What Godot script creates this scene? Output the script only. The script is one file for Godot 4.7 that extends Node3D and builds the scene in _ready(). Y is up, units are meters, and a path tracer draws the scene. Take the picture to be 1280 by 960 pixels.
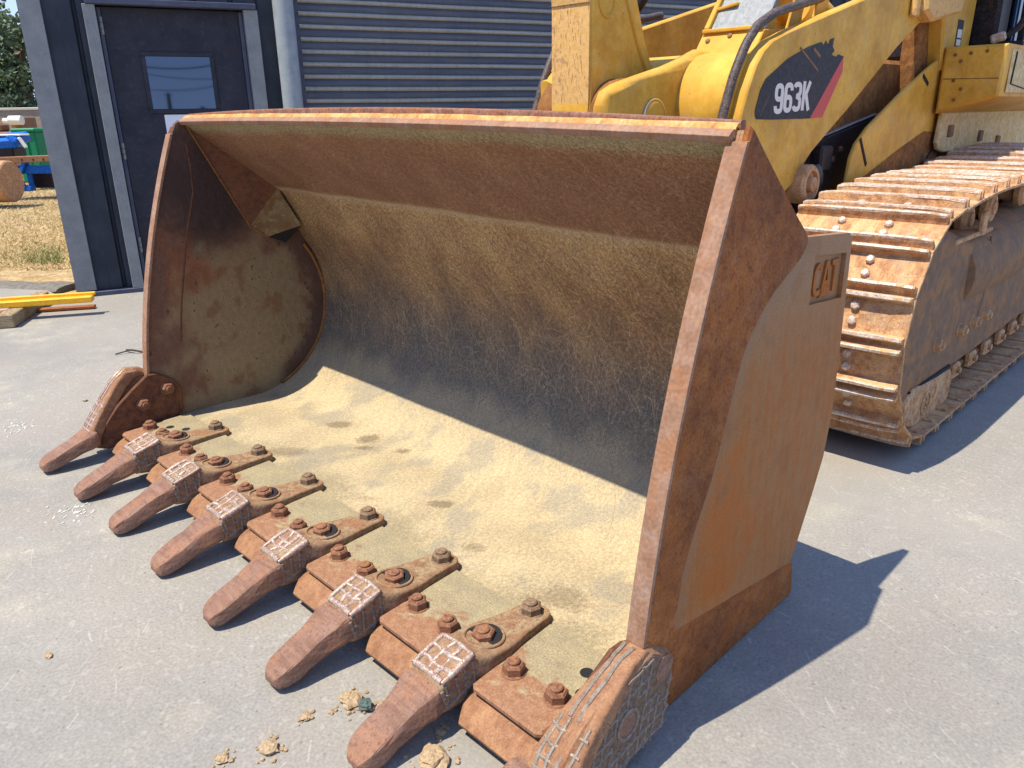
extends Node3D
# A loader bucket resting on a concrete yard, its crawler loader behind it, a dark metal building at the left.
# x runs along the bucket (left to right), y is up, z comes forward over the teeth.

const XL := -0.02      # outer faces of the bucket's two ends
const XR := 2.462
const XC := 1.2075
const PITCH := 0.345   # from tooth to tooth

var rng := RandomNumberGenerator.new()
var M := {}            # materials
var noise_cache := {}
var used_names := {}


# ------------------------------------------------------------------ mesh builder
class MB:
	var v := PackedVector3Array()
	var uv := PackedVector2Array()
	var n := PackedVector3Array()
	var start := 0

	func tri(a: Vector3, b: Vector3, c: Vector3, ua := Vector2.ZERO, ub := Vector2.ZERO, uc := Vector2.ZERO) -> void:
		v.append(a); v.append(b); v.append(c)
		uv.append(ua); uv.append(ub); uv.append(uc)

	func quad(a: Vector3, b: Vector3, c: Vector3, d: Vector3) -> void:
		tri(a, b, c)
		tri(a, c, d)

	# closes a primitive: turns it the right side out if it is closed, and smooths edges flatter than `deg`
	func done(deg := 0.0, closed := true, flip := false) -> void:
		var vol := 0.0
		if closed:
			var o := v[start] if v.size() > start else Vector3.ZERO
			for i in range(start, v.size(), 3):
				vol += (v[i] - o).dot((v[i + 1] - o).cross(v[i + 2] - o))
		if vol < 0.0 or flip:
			for i in range(start, v.size(), 3):
				var t := v[i + 1]; v[i + 1] = v[i + 2]; v[i + 2] = t
				var u := uv[i + 1]; uv[i + 1] = uv[i + 2]; uv[i + 2] = u
		var fn := PackedVector3Array()
		for i in range(start, v.size(), 3):
			fn.append((v[i + 1] - v[i]).cross(v[i + 2] - v[i]))
		if deg <= 0.0:
			for f in fn:
				var u := f.normalized()
				n.append(u); n.append(u); n.append(u)
		else:
			var at := {}
			var limit := cos(deg_to_rad(deg))
			for i in range(start, v.size()):
				var k := Vector3i((v[i] * 20000.0).round())
				if at.has(k): at[k].append(fn[(i - start) / 3])
				else: at[k] = [fn[(i - start) / 3]]
			for i in range(start, v.size()):
				var me := fn[(i - start) / 3]
				var mu := me.normalized()
				var s := Vector3.ZERO
				for f in at[Vector3i((v[i] * 20000.0).round())]:
					if f.normalized().dot(mu) >= limit: s += f
				n.append(s.normalized() if s.length_squared() > 1e-20 else mu)
		start = v.size()

	func loft(rings: Array, deg := 40.0, caps := true, loop := false) -> void:
		var m: int = rings[0].size()
		var last := rings.size() if loop else rings.size() - 1
		for i in last:
			var a: PackedVector3Array = rings[i]
			var b: PackedVector3Array = rings[(i + 1) % rings.size()]
			for j in m:
				var k := (j + 1) % m
				tri(a[j], a[k], b[k]); tri(a[j], b[k], b[j])
		if caps and not loop:
			for e in [0, rings.size() - 1]:
				var r: PackedVector3Array = rings[e]
				var c := Vector3.ZERO
				for p in r: c += p
				c /= m
				for j in m:
					if e == 0: tri(c, r[(j + 1) % m], r[j])
					else: tri(c, r[j], r[(j + 1) % m])
		done(deg)

	# box with chamfered edges
	func box(xf: Transform3D, size: Vector3, bev := 0.003) -> void:
		var h := size / 2
		var b := minf(bev, minf(h.x, minf(h.y, h.z)) * 0.6)
		var P := func(p: Vector3) -> Vector3: return xf * p
		for ax in 3:
			var u := (ax + 1) % 3
			var w := (ax + 2) % 3
			for s in [-1.0, 1.0]:
				var q := []
				for c in [[-1, -1], [1, -1], [1, 1], [-1, 1]]:
					var p := Vector3.ZERO
					p[ax] = s * h[ax]; p[u] = c[0] * (h[u] - b); p[w] = c[1] * (h[w] - b)
					q.append(P.call(p))
				if s < 0: q.reverse()
				quad(q[0], q[1], q[2], q[3])
			for s in [-1.0, 1.0]:
				for t in [-1.0, 1.0]:      # edge along ax, between faces u=s and w=t
					var e := []
					for c in [[-1, 0], [1, 0], [1, 1], [-1, 1]]:
						var p := Vector3.ZERO
						p[ax] = c[0] * (h[ax] - b)
						p[u] = s * (h[u] if c[1] == 0 else h[u] - b)
						p[w] = t * (h[w] - b if c[1] == 0 else h[w])
						e.append(P.call(p))
					if s * t < 0: e.reverse()
					quad(e[3], e[2], e[1], e[0])
		for s in [-1.0, 1.0]:
			for t in [-1.0, 1.0]:
				for r in [-1.0, 1.0]:
					var a: Vector3 = P.call(Vector3(s * h.x, t * (h.y - b), r * (h.z - b)))
					var c: Vector3 = P.call(Vector3(s * (h.x - b), t * h.y, r * (h.z - b)))
					var d: Vector3 = P.call(Vector3(s * (h.x - b), t * (h.y - b), r * h.z))
					if s * t * r > 0: tri(a, c, d)
					else: tri(a, d, c)
		done(0.0)

	# polygon extruded from `origin` along `an`, edges chamfered on both faces
	func prism(poly: PackedVector2Array, origin: Vector3, ax: Vector3, ay: Vector3, an: Vector3, thick: float, bev := 0.003, deg := 25.0) -> void:
		var p := poly.duplicate()
		var area := 0.0
		for i in p.size():
			area += p[i].cross(p[(i + 1) % p.size()])
		if area < 0: p.reverse()
		var inn := p.duplicate()
		if bev > 0:
			for i in p.size():
				var d0 := (p[i] - p[i - 1]).normalized()
				var d1 := (p[(i + 1) % p.size()] - p[i]).normalized()
				var n0 := Vector2(-d0.y, d0.x)
				var n1 := Vector2(-d1.y, d1.x)
				var m := (n0 + n1).normalized()
				inn[i] = p[i] + m * bev / maxf(0.5, m.dot(n0))
		var T := func(q: Vector2, h: float) -> Vector3: return origin + ax * q.x + ay * q.y + an * h
		var rings := [[inn, 0.0], [p, bev], [p, thick - bev], [inn, thick]] if bev > 0 else [[p, 0.0], [p, thick]]
		for i in rings.size() - 1:
			for j in p.size():
				var k := (j + 1) % p.size()
				quad(T.call(rings[i][0][j], rings[i][1]), T.call(rings[i][0][k], rings[i][1]), T.call(rings[i + 1][0][k], rings[i + 1][1]), T.call(rings[i + 1][0][j], rings[i + 1][1]))
		var t := Geometry2D.triangulate_polygon(inn)
		for i in range(0, t.size(), 3):
			tri(T.call(inn[t[i]], 0.0), T.call(inn[t[i + 2]], 0.0), T.call(inn[t[i + 1]], 0.0))
			tri(T.call(inn[t[i]], thick), T.call(inn[t[i + 1]], thick), T.call(inn[t[i + 2]], thick))
		done(deg)

	func tube(path: Array, radius, sides := 10, caps := true, loop := false) -> void:
		var rings := []
		var side := Vector3.UP
		for i in path.size():
			var a: Vector3 = path[i - 1] if i > 0 or loop else path[0]
			var b: Vector3 = path[(i + 1) % path.size()] if i < path.size() - 1 or loop else path[i]
			var t := (b - a).normalized()
			if i == 0:
				side = Vector3.UP if absf(t.y) < 0.9 else Vector3.RIGHT
			side = (side - t * side.dot(t)).normalized()
			var up := t.cross(side)
			var r: float = radius[i] if radius is Array else radius
			var ring := PackedVector3Array()
			for j in sides:
				var w := TAU * j / sides
				ring.append(path[i] + side * cos(w) * r + up * sin(w) * r)
			rings.append(ring)
		loft(rings, 50.0, caps, loop)

	func lathe(profile: Array, origin: Vector3, axis: Vector3, sides := 16, deg := 35.0, turn := 0.0) -> void:
		var s := Vector3.RIGHT if absf(axis.x) < 0.9 else Vector3.UP
		s = (s - axis * s.dot(axis)).normalized()
		var u := axis.cross(s)
		var rings := []
		for q in profile:
			var ring := PackedVector3Array()
			for j in sides:
				var w := TAU * j / sides + turn
				ring.append(origin + axis * q[1] + (s * cos(w) + u * sin(w)) * q[0])
			rings.append(ring)
		loft(rings, deg, true)

	# hexagon head on a washer with the shank's end showing
	func bolt(origin: Vector3, axis: Vector3, r: float, h: float, turn := 0.0) -> void:
		lathe([[r * 1.16, -0.004], [r * 1.16, 0.002], [r * 1.1, 0.0035]], origin, axis, 16)
		lathe([[r * 1.02, 0.0], [r * 1.02, h * 0.8], [r * 0.84, h]], origin, axis, 6, 5.0, turn)
		lathe([[r * 0.58, h - 0.004], [r * 0.58, h * 1.2], [r * 0.46, h * 1.32]], origin, axis, 12, 30.0)

	func ball(c: Vector3, r: Vector3, rough: float, seed_: int, freq := 8.0) -> void:
		var f := FastNoiseLite.new()
		f.seed = seed_; f.frequency = freq; f.fractal_octaves = 3
		var rings := []
		for i in range(1, 10):
			var th := PI * i / 10.0
			var ring := PackedVector3Array()
			for j in 14:
				var ph := TAU * j / 14.0
				var d := Vector3(sin(th) * cos(ph), cos(th), sin(th) * sin(ph))
				var k := 1.0 + rough * f.get_noise_3dv(d * 0.1 + c)
				ring.append(c + d * r * k)
			rings.append(ring)
		loft(rings, 28.0)

	# lays the texture flat over everything, in x and z
	func plan_uv(x0: float, x1: float, z0: float, z1: float) -> void:
		for i in v.size():
			uv[i] = Vector2((v[i].x - x0) / (x1 - x0), (v[i].z - z0) / (z1 - z0))

	# and the same upright, in z and y
	func end_uv(z0: float, z1: float, y0: float, y1: float) -> void:
		for i in v.size():
			uv[i] = Vector2((v[i].z - z0) / (z1 - z0), (v[i].y - y0) / (y1 - y0))

	func mesh() -> ArrayMesh:
		var a := []
		a.resize(Mesh.ARRAY_MAX)
		var vv := v.duplicate(); var nn := n.duplicate(); var uu := uv.duplicate()
		for i in range(0, vv.size(), 3):       # Godot's front faces run clockwise
			var t := vv[i + 1]; vv[i + 1] = vv[i + 2]; vv[i + 2] = t
			t = nn[i + 1]; nn[i + 1] = nn[i + 2]; nn[i + 2] = t
			var u := uu[i + 1]; uu[i + 1] = uu[i + 2]; uu[i + 2] = u
		a[Mesh.ARRAY_VERTEX] = vv
		a[Mesh.ARRAY_NORMAL] = nn
		a[Mesh.ARRAY_TEX_UV] = uu
		var m := ArrayMesh.new()
		m.add_surface_from_arrays(Mesh.PRIMITIVE_TRIANGLES, a)
		return m


func ring_at(c: Vector3, right: Vector3, up: Vector3, hw: float, hh: float, e := 4.0, m := 24) -> PackedVector3Array:
	var r := PackedVector3Array()
	for i in m:
		var w := TAU * i / m
		var x := cos(w)
		var y := sin(w)
		r.append(c + right * hw * signf(x) * pow(absf(x), 2.0 / e) + up * hh * signf(y) * pow(absf(y), 2.0 / e))
	return r


# ------------------------------------------------------------------ scene helpers
func numbered(called: String) -> String:
	if not used_names.has(called):
		used_names[called] = 0
		return called
	used_names[called] += 1
	return "%s_%03d" % [called, used_names[called]]


func tag(o: Node, label := "", category := "", group := "", kind := "") -> void:
	if label: o.set_meta("label", label)
	if category: o.set_meta("category", category)
	if group: o.set_meta("group", group)
	if kind: o.set_meta("kind", kind)


func thing(called: String, label: String, category: String, at := Vector3.ZERO, group := "") -> Node3D:
	var o := Node3D.new()
	o.name = numbered(called)
	add_child(o)
	o.position = at
	tag(o, label, category, group)
	return o


# one mesh, modelled in the axes of its parent (or, for `world`, in the scene's axes)
func part(called: String, mb: MB, mat: Material, parent: Node = null, world := true) -> MeshInstance3D:
	return put(called, mb.mesh(), mat, parent, world)


func put(called: String, mesh: Mesh, mat: Material, parent: Node = null, world := true) -> MeshInstance3D:
	var o := MeshInstance3D.new()
	o.mesh = mesh
	o.material_override = mat
	if parent == null:
		o.name = numbered(called)
		add_child(o)
	else:
		o.name = called
		parent.add_child(o, true)
		if world:
			var at := Vector3.ZERO
			var p: Node = parent
			while p != self and p != null:
				at += (p as Node3D).position
				p = p.get_parent()
			o.position = -at
	return o


func V(x: float, y: float, z: float) -> Vector3:
	return Vector3(x, y, z)


func bar(mb: MB, a: Vector3, b: Vector3, w: float, h: float, up := Vector3.UP, bev := 0.003) -> void:
	var t := (b - a).normalized()
	var s := t.cross(up).normalized()
	var u := s.cross(t)
	mb.box(Transform3D(Basis(t, u, s), (a + b) / 2), Vector3(a.distance_to(b), h, w), bev)


# ------------------------------------------------------------------ textures
func nz(seed_: int, freq: float, oct := 4, size := 512, kind := FastNoiseLite.TYPE_SIMPLEX_SMOOTH, stretch := Vector2(1, 1)) -> PackedByteArray:
	var key := [seed_, freq, oct, size, kind, stretch]
	if noise_cache.has(key): return noise_cache[key]
	var f := FastNoiseLite.new()
	f.seed = seed_
	f.noise_type = kind
	f.frequency = freq
	f.fractal_octaves = oct
	f.fractal_gain = 0.55
	var im: Image
	if stretch == Vector2(1, 1):
		im = f.get_seamless_image(size, size)
	else:
		im = f.get_seamless_image(int(size / stretch.x), int(size / stretch.y))
		im.resize(size, size, Image.INTERPOLATE_CUBIC)
	im.convert(Image.FORMAT_L8)
	var d := im.get_data()
	noise_cache[key] = d
	return d


func tex_of(bytes: PackedByteArray, size: int) -> ImageTexture:
	return ImageTexture.create_from_image(Image.create_from_data(size, size, false, Image.FORMAT_L8, bytes))


# base: noise bytes through a list of colours; layers: [noise, from, to, colour, strength]; grain: [noise, amount]
func mix_tex(size: int, base: PackedByteArray, cols: Array, layers: Array, grain: Array, strokes := []) -> ImageTexture:
	var lr := PackedFloat32Array(); var lg := PackedFloat32Array(); var lb := PackedFloat32Array()
	for i in 256:
		var t := clampf((i / 255.0 - 0.2) / 0.6, 0, 0.9999) * (cols.size() - 1)
		var c: Color = (cols[int(t)] as Color).lerp(cols[int(t) + 1], t - int(t))
		lr.append(c.r * 255); lg.append(c.g * 255); lb.append(c.b * 255)
	var out := PackedByteArray()
	out.resize(size * size * 3)
	var R := PackedFloat32Array(); R.resize(size * size)
	var G := PackedFloat32Array(); G.resize(size * size)
	var B := PackedFloat32Array(); B.resize(size * size)
	for i in size * size:
		var b := base[i]
		R[i] = lr[b]; G[i] = lg[b]; B[i] = lb[b]
	for l in layers:
		var w := PackedFloat32Array()
		for i in 256: w.append(smoothstep(l[1], l[2], i / 255.0) * l[4])
		var nb: PackedByteArray = l[0]
		var cr: float = l[3].r * 255; var cg: float = l[3].g * 255; var cb: float = l[3].b * 255
		for i in size * size:
			var a: float = w[nb[i]]
			if a > 0.004:
				R[i] += (cr - R[i]) * a; G[i] += (cg - G[i]) * a; B[i] += (cb - B[i]) * a
	for s in strokes:           # [count, length, colour, strength, seed, spread of angle, angle]
		var rg := RandomNumberGenerator.new(); rg.seed = s[4]
		var c: Color = s[2]
		for k in s[0]:
			var p := Vector2(rg.randf() * size, rg.randf() * size)
			var an: float = s[6] + rg.randfn(0, s[5])
			var cv := rg.randfn(0, 0.006)
			var a: float = rg.randf() * s[3]
			for q in int(s[1] * rg.randf_range(0.3, 1.0)):
				an += cv
				p += Vector2(cos(an), sin(an))
				var i := posmod(int(p.y), size) * size + posmod(int(p.x), size)
				R[i] += (c.r * 255 - R[i]) * a; G[i] += (c.g * 255 - G[i]) * a; B[i] += (c.b * 255 - B[i]) * a
	var gn: PackedByteArray = grain[0]
	var gt := PackedFloat32Array()
	for i in 256: gt.append(1.0 + (i / 255.0 - 0.5) * grain[1])
	for i in size * size:
		var g := gt[gn[i]]
		out[i * 3] = int(clampf(R[i] * g, 0, 255)); out[i * 3 + 1] = int(clampf(G[i] * g, 0, 255)); out[i * 3 + 2] = int(clampf(B[i] * g, 0, 255))
	return ImageTexture.create_from_image(Image.create_from_data(size, size, false, Image.FORMAT_RGB8, out))


func mat(called: String, tex: Texture2D, tile: float, rough := 0.8, bump: Texture2D = null, bump_cm := 0.15, metal := 0.0) -> StandardMaterial3D:
	var m := StandardMaterial3D.new()
	m.resource_name = called
	m.albedo_texture = tex
	m.uv1_triplanar = true
	m.uv1_world_triplanar = true
	m.uv1_scale = Vector3.ONE / tile
	m.roughness = rough
	m.metallic = metal
	m.metallic_specular = 0.3
	if bump:
		m.heightmap_enabled = true
		m.heightmap_texture = bump
		m.heightmap_scale = bump_cm
	M[called] = m
	return m


func plain(called: String, c: Color, rough := 0.7, metal := 0.0) -> StandardMaterial3D:
	var m := StandardMaterial3D.new()
	m.resource_name = called
	m.albedo_color = c
	m.roughness = rough
	m.metallic = metal
	M[called] = m
	return m


# broad tone changes laid over a material in metres of the world
func broad(m: StandardMaterial3D, seed_: int, tile: float, dark: Color, light: Color) -> void:
	var b := nz(seed_, 0.02, 4, 256)
	m.detail_enabled = true
	m.detail_blend_mode = BaseMaterial3D.BLEND_MODE_MUL
	m.detail_albedo = mix_tex(256, b, [dark, light], [], [b, 0.0])
	m.detail_uv_layer = BaseMaterial3D.DETAIL_UV_2
	m.uv2_triplanar = true
	m.uv2_world_triplanar = true
	m.uv2_scale = Vector3.ONE / tile


func C8(r: int, g: int, b: int) -> Color:
	return Color8(r, g, b)


func make_materials() -> void:
	var fine := nz(1, 0.22, 3)
	var grit := nz(2, 0.45, 2)
	var mid := nz(3, 0.035, 5)
	var mid2 := nz(4, 0.045, 5)
	var big := nz(5, 0.012, 5)
	var big2 := nz(6, 0.014, 5)
	var spots := nz(7, 0.09, 2)
	var vstreak := nz(8, 0.06, 4, 512, FastNoiseLite.TYPE_SIMPLEX_SMOOTH, Vector2(1, 8))
	var hstreak := nz(9, 0.06, 4, 512, FastNoiseLite.TYPE_SIMPLEX_SMOOTH, Vector2(8, 1))
	var bf := tex_of(fine, 512)
	var bm := tex_of(nz(10, 0.08, 5), 512)
	var bg := tex_of(grit, 512)

	# bucket outside: dark brown rust with a leathery mottling
	mat("rust_brown", mix_tex(512, mid, [C8(142, 84, 44), C8(158, 97, 50), C8(166, 108, 60)], [[big, 0.5, 0.75, C8(170, 100, 46), 0.5], [vstreak, 0.55, 0.8, C8(146, 98, 66), 0.5], [spots, 0.66, 0.8, C8(108, 62, 38), 0.45], [big2, 0.62, 0.8, C8(168, 118, 84), 0.4]], [fine, 0.36], [[260, 60, C8(160, 126, 104), 0.35, 11, 0.5, 0.3], [160, 40, C8(60, 42, 36), 0.35, 12, 1.5, 0.0]]), 0.9, 0.62, bm, 0.12)
	broad(M.rust_brown, 61, 2.3, C8(200, 195, 200), C8(255, 250, 240))
	mat("rust_wear", mix_tex(512, mid, [C8(150, 78, 28), C8(166, 86, 28), C8(172, 98, 42)], [[vstreak, 0.45, 0.75, C8(160, 92, 36), 0.6], [vstreak, 0.1, 0.42, C8(150, 104, 58), 0.5], [big, 0.5, 0.75, C8(156, 116, 74), 0.6], [big2, 0.62, 0.75, C8(160, 84, 24), 0.6]], [fine, 0.2], [[260, 90, C8(176, 140, 104), 0.3, 13, 0.3, 1.3], [120, 60, C8(90, 60, 36), 0.3, 22, 0.3, 0.2]]), 1.25, 0.5, bm, 0.04)
	mat("rust_edge", mix_tex(512, mid, [C8(134, 100, 78), C8(148, 114, 92), C8(156, 126, 106)], [[big, 0.5, 0.75, C8(150, 100, 64), 0.6], [spots, 0.66, 0.84, C8(124, 96, 86), 0.5], [mid2, 0.6, 0.8, C8(146, 128, 118), 0.5]], [fine, 0.3]), 1.3, 0.6, bf, 0.1)
	mat("rust_orange", mix_tex(512, mid, [C8(122, 86, 62), C8(138, 100, 74), C8(148, 114, 86)], [[big, 0.5, 0.75, C8(158, 120, 88), 0.7], [spots, 0.64, 0.8, C8(112, 70, 52), 0.5], [mid2, 0.62, 0.78, C8(156, 114, 76), 0.5]], [fine, 0.4], [[160, 30, C8(190, 150, 120), 0.4, 14, 2.0, 0.0]]), 0.6, 0.7, bm, 0.14)
	mat("rust_bar", mix_tex(512, mid, [C8(118, 84, 70), C8(138, 100, 84), C8(148, 112, 96)], [[big, 0.5, 0.7, C8(150, 96, 60), 0.7], [spots, 0.62, 0.8, C8(100, 74, 64), 0.6]], [fine, 0.4]), 1.1, 0.7, bf, 0.1)
	mat("rust_inner", mix_tex(512, mid, [C8(86, 58, 46), C8(104, 68, 50), C8(114, 78, 58)], [[big, 0.55, 0.75, C8(126, 82, 50), 0.5], [spots, 0.66, 0.8, C8(70, 48, 40), 0.5]], [fine, 0.34]), 0.7, 0.75, bm, 0.12)
	mat("rust_dull", mix_tex(512, mid, [C8(120, 80, 46), C8(146, 96, 50), C8(156, 112, 66)], [[spots, 0.55, 0.75, C8(96, 66, 46), 0.7], [big, 0.5, 0.75, C8(110, 80, 58), 0.7]], [fine, 0.4]), 0.5, 0.8, bf, 0.14)
	mat("rust_lit_ledge", mix_tex(512, mid, [C8(176, 118, 66), C8(196, 142, 84), C8(204, 160, 108)], [[spots, 0.58, 0.78, C8(146, 92, 56), 0.7], [big, 0.55, 0.8, C8(208, 174, 124), 0.6]], [fine, 0.45]), 1.2, 0.75, bf, 0.14)  # sunlit yellow of the lip's ledge put into the colour
	mat("tooth_steel", mix_tex(512, hstreak, [C8(112, 82, 66), C8(128, 97, 80), C8(140, 110, 92)], [[big, 0.5, 0.72, C8(148, 104, 76), 0.65], [mid2, 0.62, 0.8, C8(120, 96, 92), 0.6], [spots, 0.68, 0.8, C8(96, 62, 56), 0.7]], [fine, 0.3], [[220, 46, C8(188, 160, 144), 0.5, 15, 0.2, 1.57]]), 0.55, 0.55, bm, 0.1)
	mat("strap_steel", mix_tex(512, mid, [C8(122, 94, 72), C8(142, 114, 88), C8(152, 128, 100)], [[big, 0.5, 0.7, C8(138, 98, 72), 0.7], [big2, 0.55, 0.75, C8(150, 136, 108), 0.7], [spots, 0.64, 0.8, C8(96, 70, 56), 0.6]], [fine, 0.35]), 0.6, 0.7, bm, 0.12)
	mat("hard_metal", mix_tex(512, mid, [C8(146, 124, 110), C8(172, 156, 146), C8(194, 184, 176)], [[spots, 0.5, 0.68, C8(136, 98, 78), 0.85]], [fine, 0.35]), 0.3, 0.42, bf, 0.1, 0.25)
	mat("hard_dull", mix_tex(512, mid, [C8(104, 94, 84), C8(134, 124, 112), C8(150, 140, 128)], [[spots, 0.6, 0.75, C8(130, 92, 70), 0.8]], [fine, 0.4]), 0.3, 0.5, bf, 0.12, 0.1)
	mat("hard_base", mix_tex(512, mid, [C8(96, 82, 70), C8(116, 98, 82), C8(128, 110, 92)], [[spots, 0.6, 0.78, C8(134, 88, 62), 0.7]], [fine, 0.4]), 0.3, 0.75, bf, 0.1)
	mat("bolt_rust", mix_tex(512, mid, [C8(108, 72, 54), C8(132, 94, 72), C8(146, 110, 86)], [[spots, 0.55, 0.75, C8(96, 60, 48), 0.7], [big, 0.55, 0.8, C8(160, 110, 70), 0.5]], [fine, 0.5]), 0.25, 0.7, bf, 0.12)
	mat("bolt_dull", mix_tex(512, mid, [C8(100, 84, 68), C8(128, 108, 86), C8(140, 122, 98)], [[spots, 0.55, 0.75, C8(112, 74, 56), 0.7]], [fine, 0.5]), 0.25, 0.7, bf, 0.12)
	mat("base_soil", mix_tex(512, mid, [C8(140, 124, 92), C8(166, 150, 112), C8(186, 168, 124)], [[big, 0.45, 0.62, C8(128, 120, 104), 0.85], [big2, 0.55, 0.7, C8(184, 158, 100), 0.7], [spots, 0.68, 0.8, C8(110, 98, 80), 0.6]], [fine, 0.3]), 0.8, 0.9, bm, 0.22)
	mat("track_rust", mix_tex(512, mid, [C8(152, 110, 76), C8(182, 138, 98), C8(196, 156, 114)], [[big, 0.5, 0.7, C8(198, 164, 122), 0.7], [spots, 0.66, 0.82, C8(126, 90, 66), 0.5], [big2, 0.6, 0.75, C8(156, 134, 116), 0.5]], [fine, 0.42], [[200, 40, C8(210, 180, 150), 0.4, 16, 0.3, 0.0]]), 0.7, 0.72, bm, 0.16)
	mat("track_bare", mix_tex(512, mid, [C8(172, 152, 136), C8(200, 186, 172), C8(212, 202, 192)], [[big, 0.6, 0.8, C8(176, 134, 100), 0.7], [spots, 0.62, 0.78, C8(130, 92, 70), 0.6]], [fine, 0.4]), 0.4, 0.5, bf, 0.1, 0.1)
	mat("frame_dust", mix_tex(512, mid, [C8(118, 94, 74), C8(128, 102, 80), C8(138, 110, 86)], [[big, 0.5, 0.75, C8(112, 96, 84), 0.5], [big2, 0.5, 0.74, C8(160, 114, 74), 0.6]], [fine, 0.16]), 1.1, 0.8, bm, 0.08)
	mat("yellow_paint", mix_tex(512, mid, [C8(208, 160, 62), C8(214, 167, 68), C8(218, 174, 80)], [[big, 0.55, 0.8, C8(208, 170, 96), 0.6], [vstreak, 0.62, 0.85, C8(196, 150, 62), 0.4], [spots, 0.86, 0.92, C8(120, 86, 48), 0.7], [mid2, 0.74, 0.84, C8(190, 146, 66), 0.4]], [fine, 0.1], [[60, 40, C8(150, 110, 60), 0.5, 17, 0.6, 0.6], [40, 50, C8(232, 200, 130), 0.5, 18, 0.6, 0.4]]), 0.9, 0.5, bf, 0.03)
	broad(M.yellow_paint, 62, 1.7, C8(226, 216, 204), C8(255, 255, 255))
	mat("yellow_worn", mix_tex(512, mid, [C8(206, 162, 96), C8(212, 170, 106), C8(216, 178, 118)], [[nz(42, 0.09, 3, 512, FastNoiseLite.TYPE_SIMPLEX_SMOOTH, Vector2(1, 5)), 0.70, 0.78, C8(140, 100, 66), 0.7], [spots, 0.80, 0.88, C8(110, 78, 60), 0.8], [big, 0.72, 0.86, C8(160, 124, 100), 0.6]], [fine, 0.22]), 0.5, 0.6, bf, 0.06)
	mat("yellow_grime", mix_tex(512, mid, [C8(118, 78, 44), C8(138, 94, 50), C8(152, 106, 56)], [[big, 0.5, 0.75, C8(100, 66, 42), 0.6], [vstreak, 0.55, 0.8, C8(130, 88, 52), 0.6], [spots, 0.7, 0.8, C8(80, 54, 40), 0.7]], [fine, 0.25]), 0.9, 0.8, bf, 0.05)
	mat("yellow_dusty", mix_tex(512, mid, [C8(186, 164, 118), C8(204, 182, 136), C8(212, 194, 152)], [[big, 0.5, 0.75, C8(190, 160, 100), 0.6], [spots, 0.7, 0.8, C8(140, 110, 76), 0.6]], [fine, 0.15]), 0.8, 0.7, bf, 0.04)
	mat("black_paint", mix_tex(512, mid, [C8(30, 28, 32), C8(40, 38, 42), C8(52, 46, 46)], [[spots, 0.68, 0.78, C8(104, 76, 64), 0.6], [big, 0.6, 0.8, C8(70, 58, 52), 0.5]], [fine, 0.3]), 0.6, 0.4, bf, 0.04)
	mat("hose_rubber", mix_tex(512, mid, [C8(44, 42, 44), C8(62, 58, 58), C8(84, 76, 74)], [[spots, 0.55, 0.72, C8(150, 130, 118), 0.7], [big, 0.55, 0.8, C8(120, 98, 88), 0.6]], [fine, 0.4]), 0.3, 0.5, bf, 0.05)
	mat("decal_black", mix_tex(512, mid, [C8(38, 40, 46), C8(46, 48, 54), C8(54, 56, 62)], [[spots, 0.76, 0.82, C8(110, 108, 108), 0.5]], [fine, 0.12], [[26, 90, C8(140, 140, 140), 0.5, 19, 0.3, 2.5]]), 0.6, 0.5)
	plain("decal_red", C8(190, 62, 60), 0.5)
	plain("decal_white", C8(212, 208, 200), 0.55)
	mat("silver_sheet", mix_tex(512, mid, [C8(128, 132, 134), C8(146, 150, 152), C8(156, 160, 160)], [[spots, 0.66, 0.8, C8(110, 104, 96), 0.6]], [fine, 0.15], [[60, 50, C8(90, 90, 92), 0.5, 21, 0.8, 0.4]]), 0.5, 0.55)
	plain("steel_shaft", C8(200, 198, 192), 0.25, 0.9)

	# building
	var navy := [C8(50, 54, 62), C8(56, 60, 68), C8(62, 66, 74)]
	mat("wall_navy", mix_tex(512, big, navy, [[vstreak, 0.6, 0.85, C8(76, 78, 90), 0.4]], [fine, 0.08]), 1.6, 0.55)
	mat("door_navy", mix_tex(512, big, [C8(46, 47, 55), C8(52, 53, 61), C8(56, 57, 65)], [[mid2, 0.62, 0.8, C8(78, 76, 84), 0.4], [big2, 0.6, 0.8, C8(62, 54, 56), 0.5]], [fine, 0.1], [[60, 40, C8(96, 94, 100), 0.35, 20, 0.8, 1.2]]), 1.2, 0.55)
	mat("trim_grey", mix_tex(512, big, [C8(128, 130, 128), C8(138, 139, 136), C8(146, 147, 142)], [[spots, 0.74, 0.82, C8(104, 104, 108), 0.5], [vstreak, 0.6, 0.8, C8(120, 122, 128), 0.5]], [fine, 0.08]), 1.0, 0.5, bf, 0.03)
	mat("trim_dark", mix_tex(512, big, [C8(76, 80, 96), C8(84, 88, 104), C8(90, 94, 108)], [], [fine, 0.1]), 1.0, 0.5)
	mat("slat_grey", mix_tex(512, hstreak, [C8(82, 88, 100), C8(92, 97, 107), C8(100, 104, 111)], [[big, 0.55, 0.8, C8(112, 106, 100), 0.5], [spots, 0.72, 0.82, C8(84, 82, 86), 0.4]], [fine, 0.14]), 1.4, 0.5)
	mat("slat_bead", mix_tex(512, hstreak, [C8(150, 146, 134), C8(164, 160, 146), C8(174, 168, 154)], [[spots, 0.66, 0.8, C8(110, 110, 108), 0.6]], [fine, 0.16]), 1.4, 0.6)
	mat("pipe_grey", mix_tex(512, big, [C8(138, 146, 150), C8(148, 156, 158), C8(156, 162, 162)], [[spots, 0.74, 0.82, C8(110, 114, 116), 0.4]], [fine, 0.06]), 0.9, 0.45)
	plain("paper", C8(226, 228, 232), 0.8)
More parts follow.
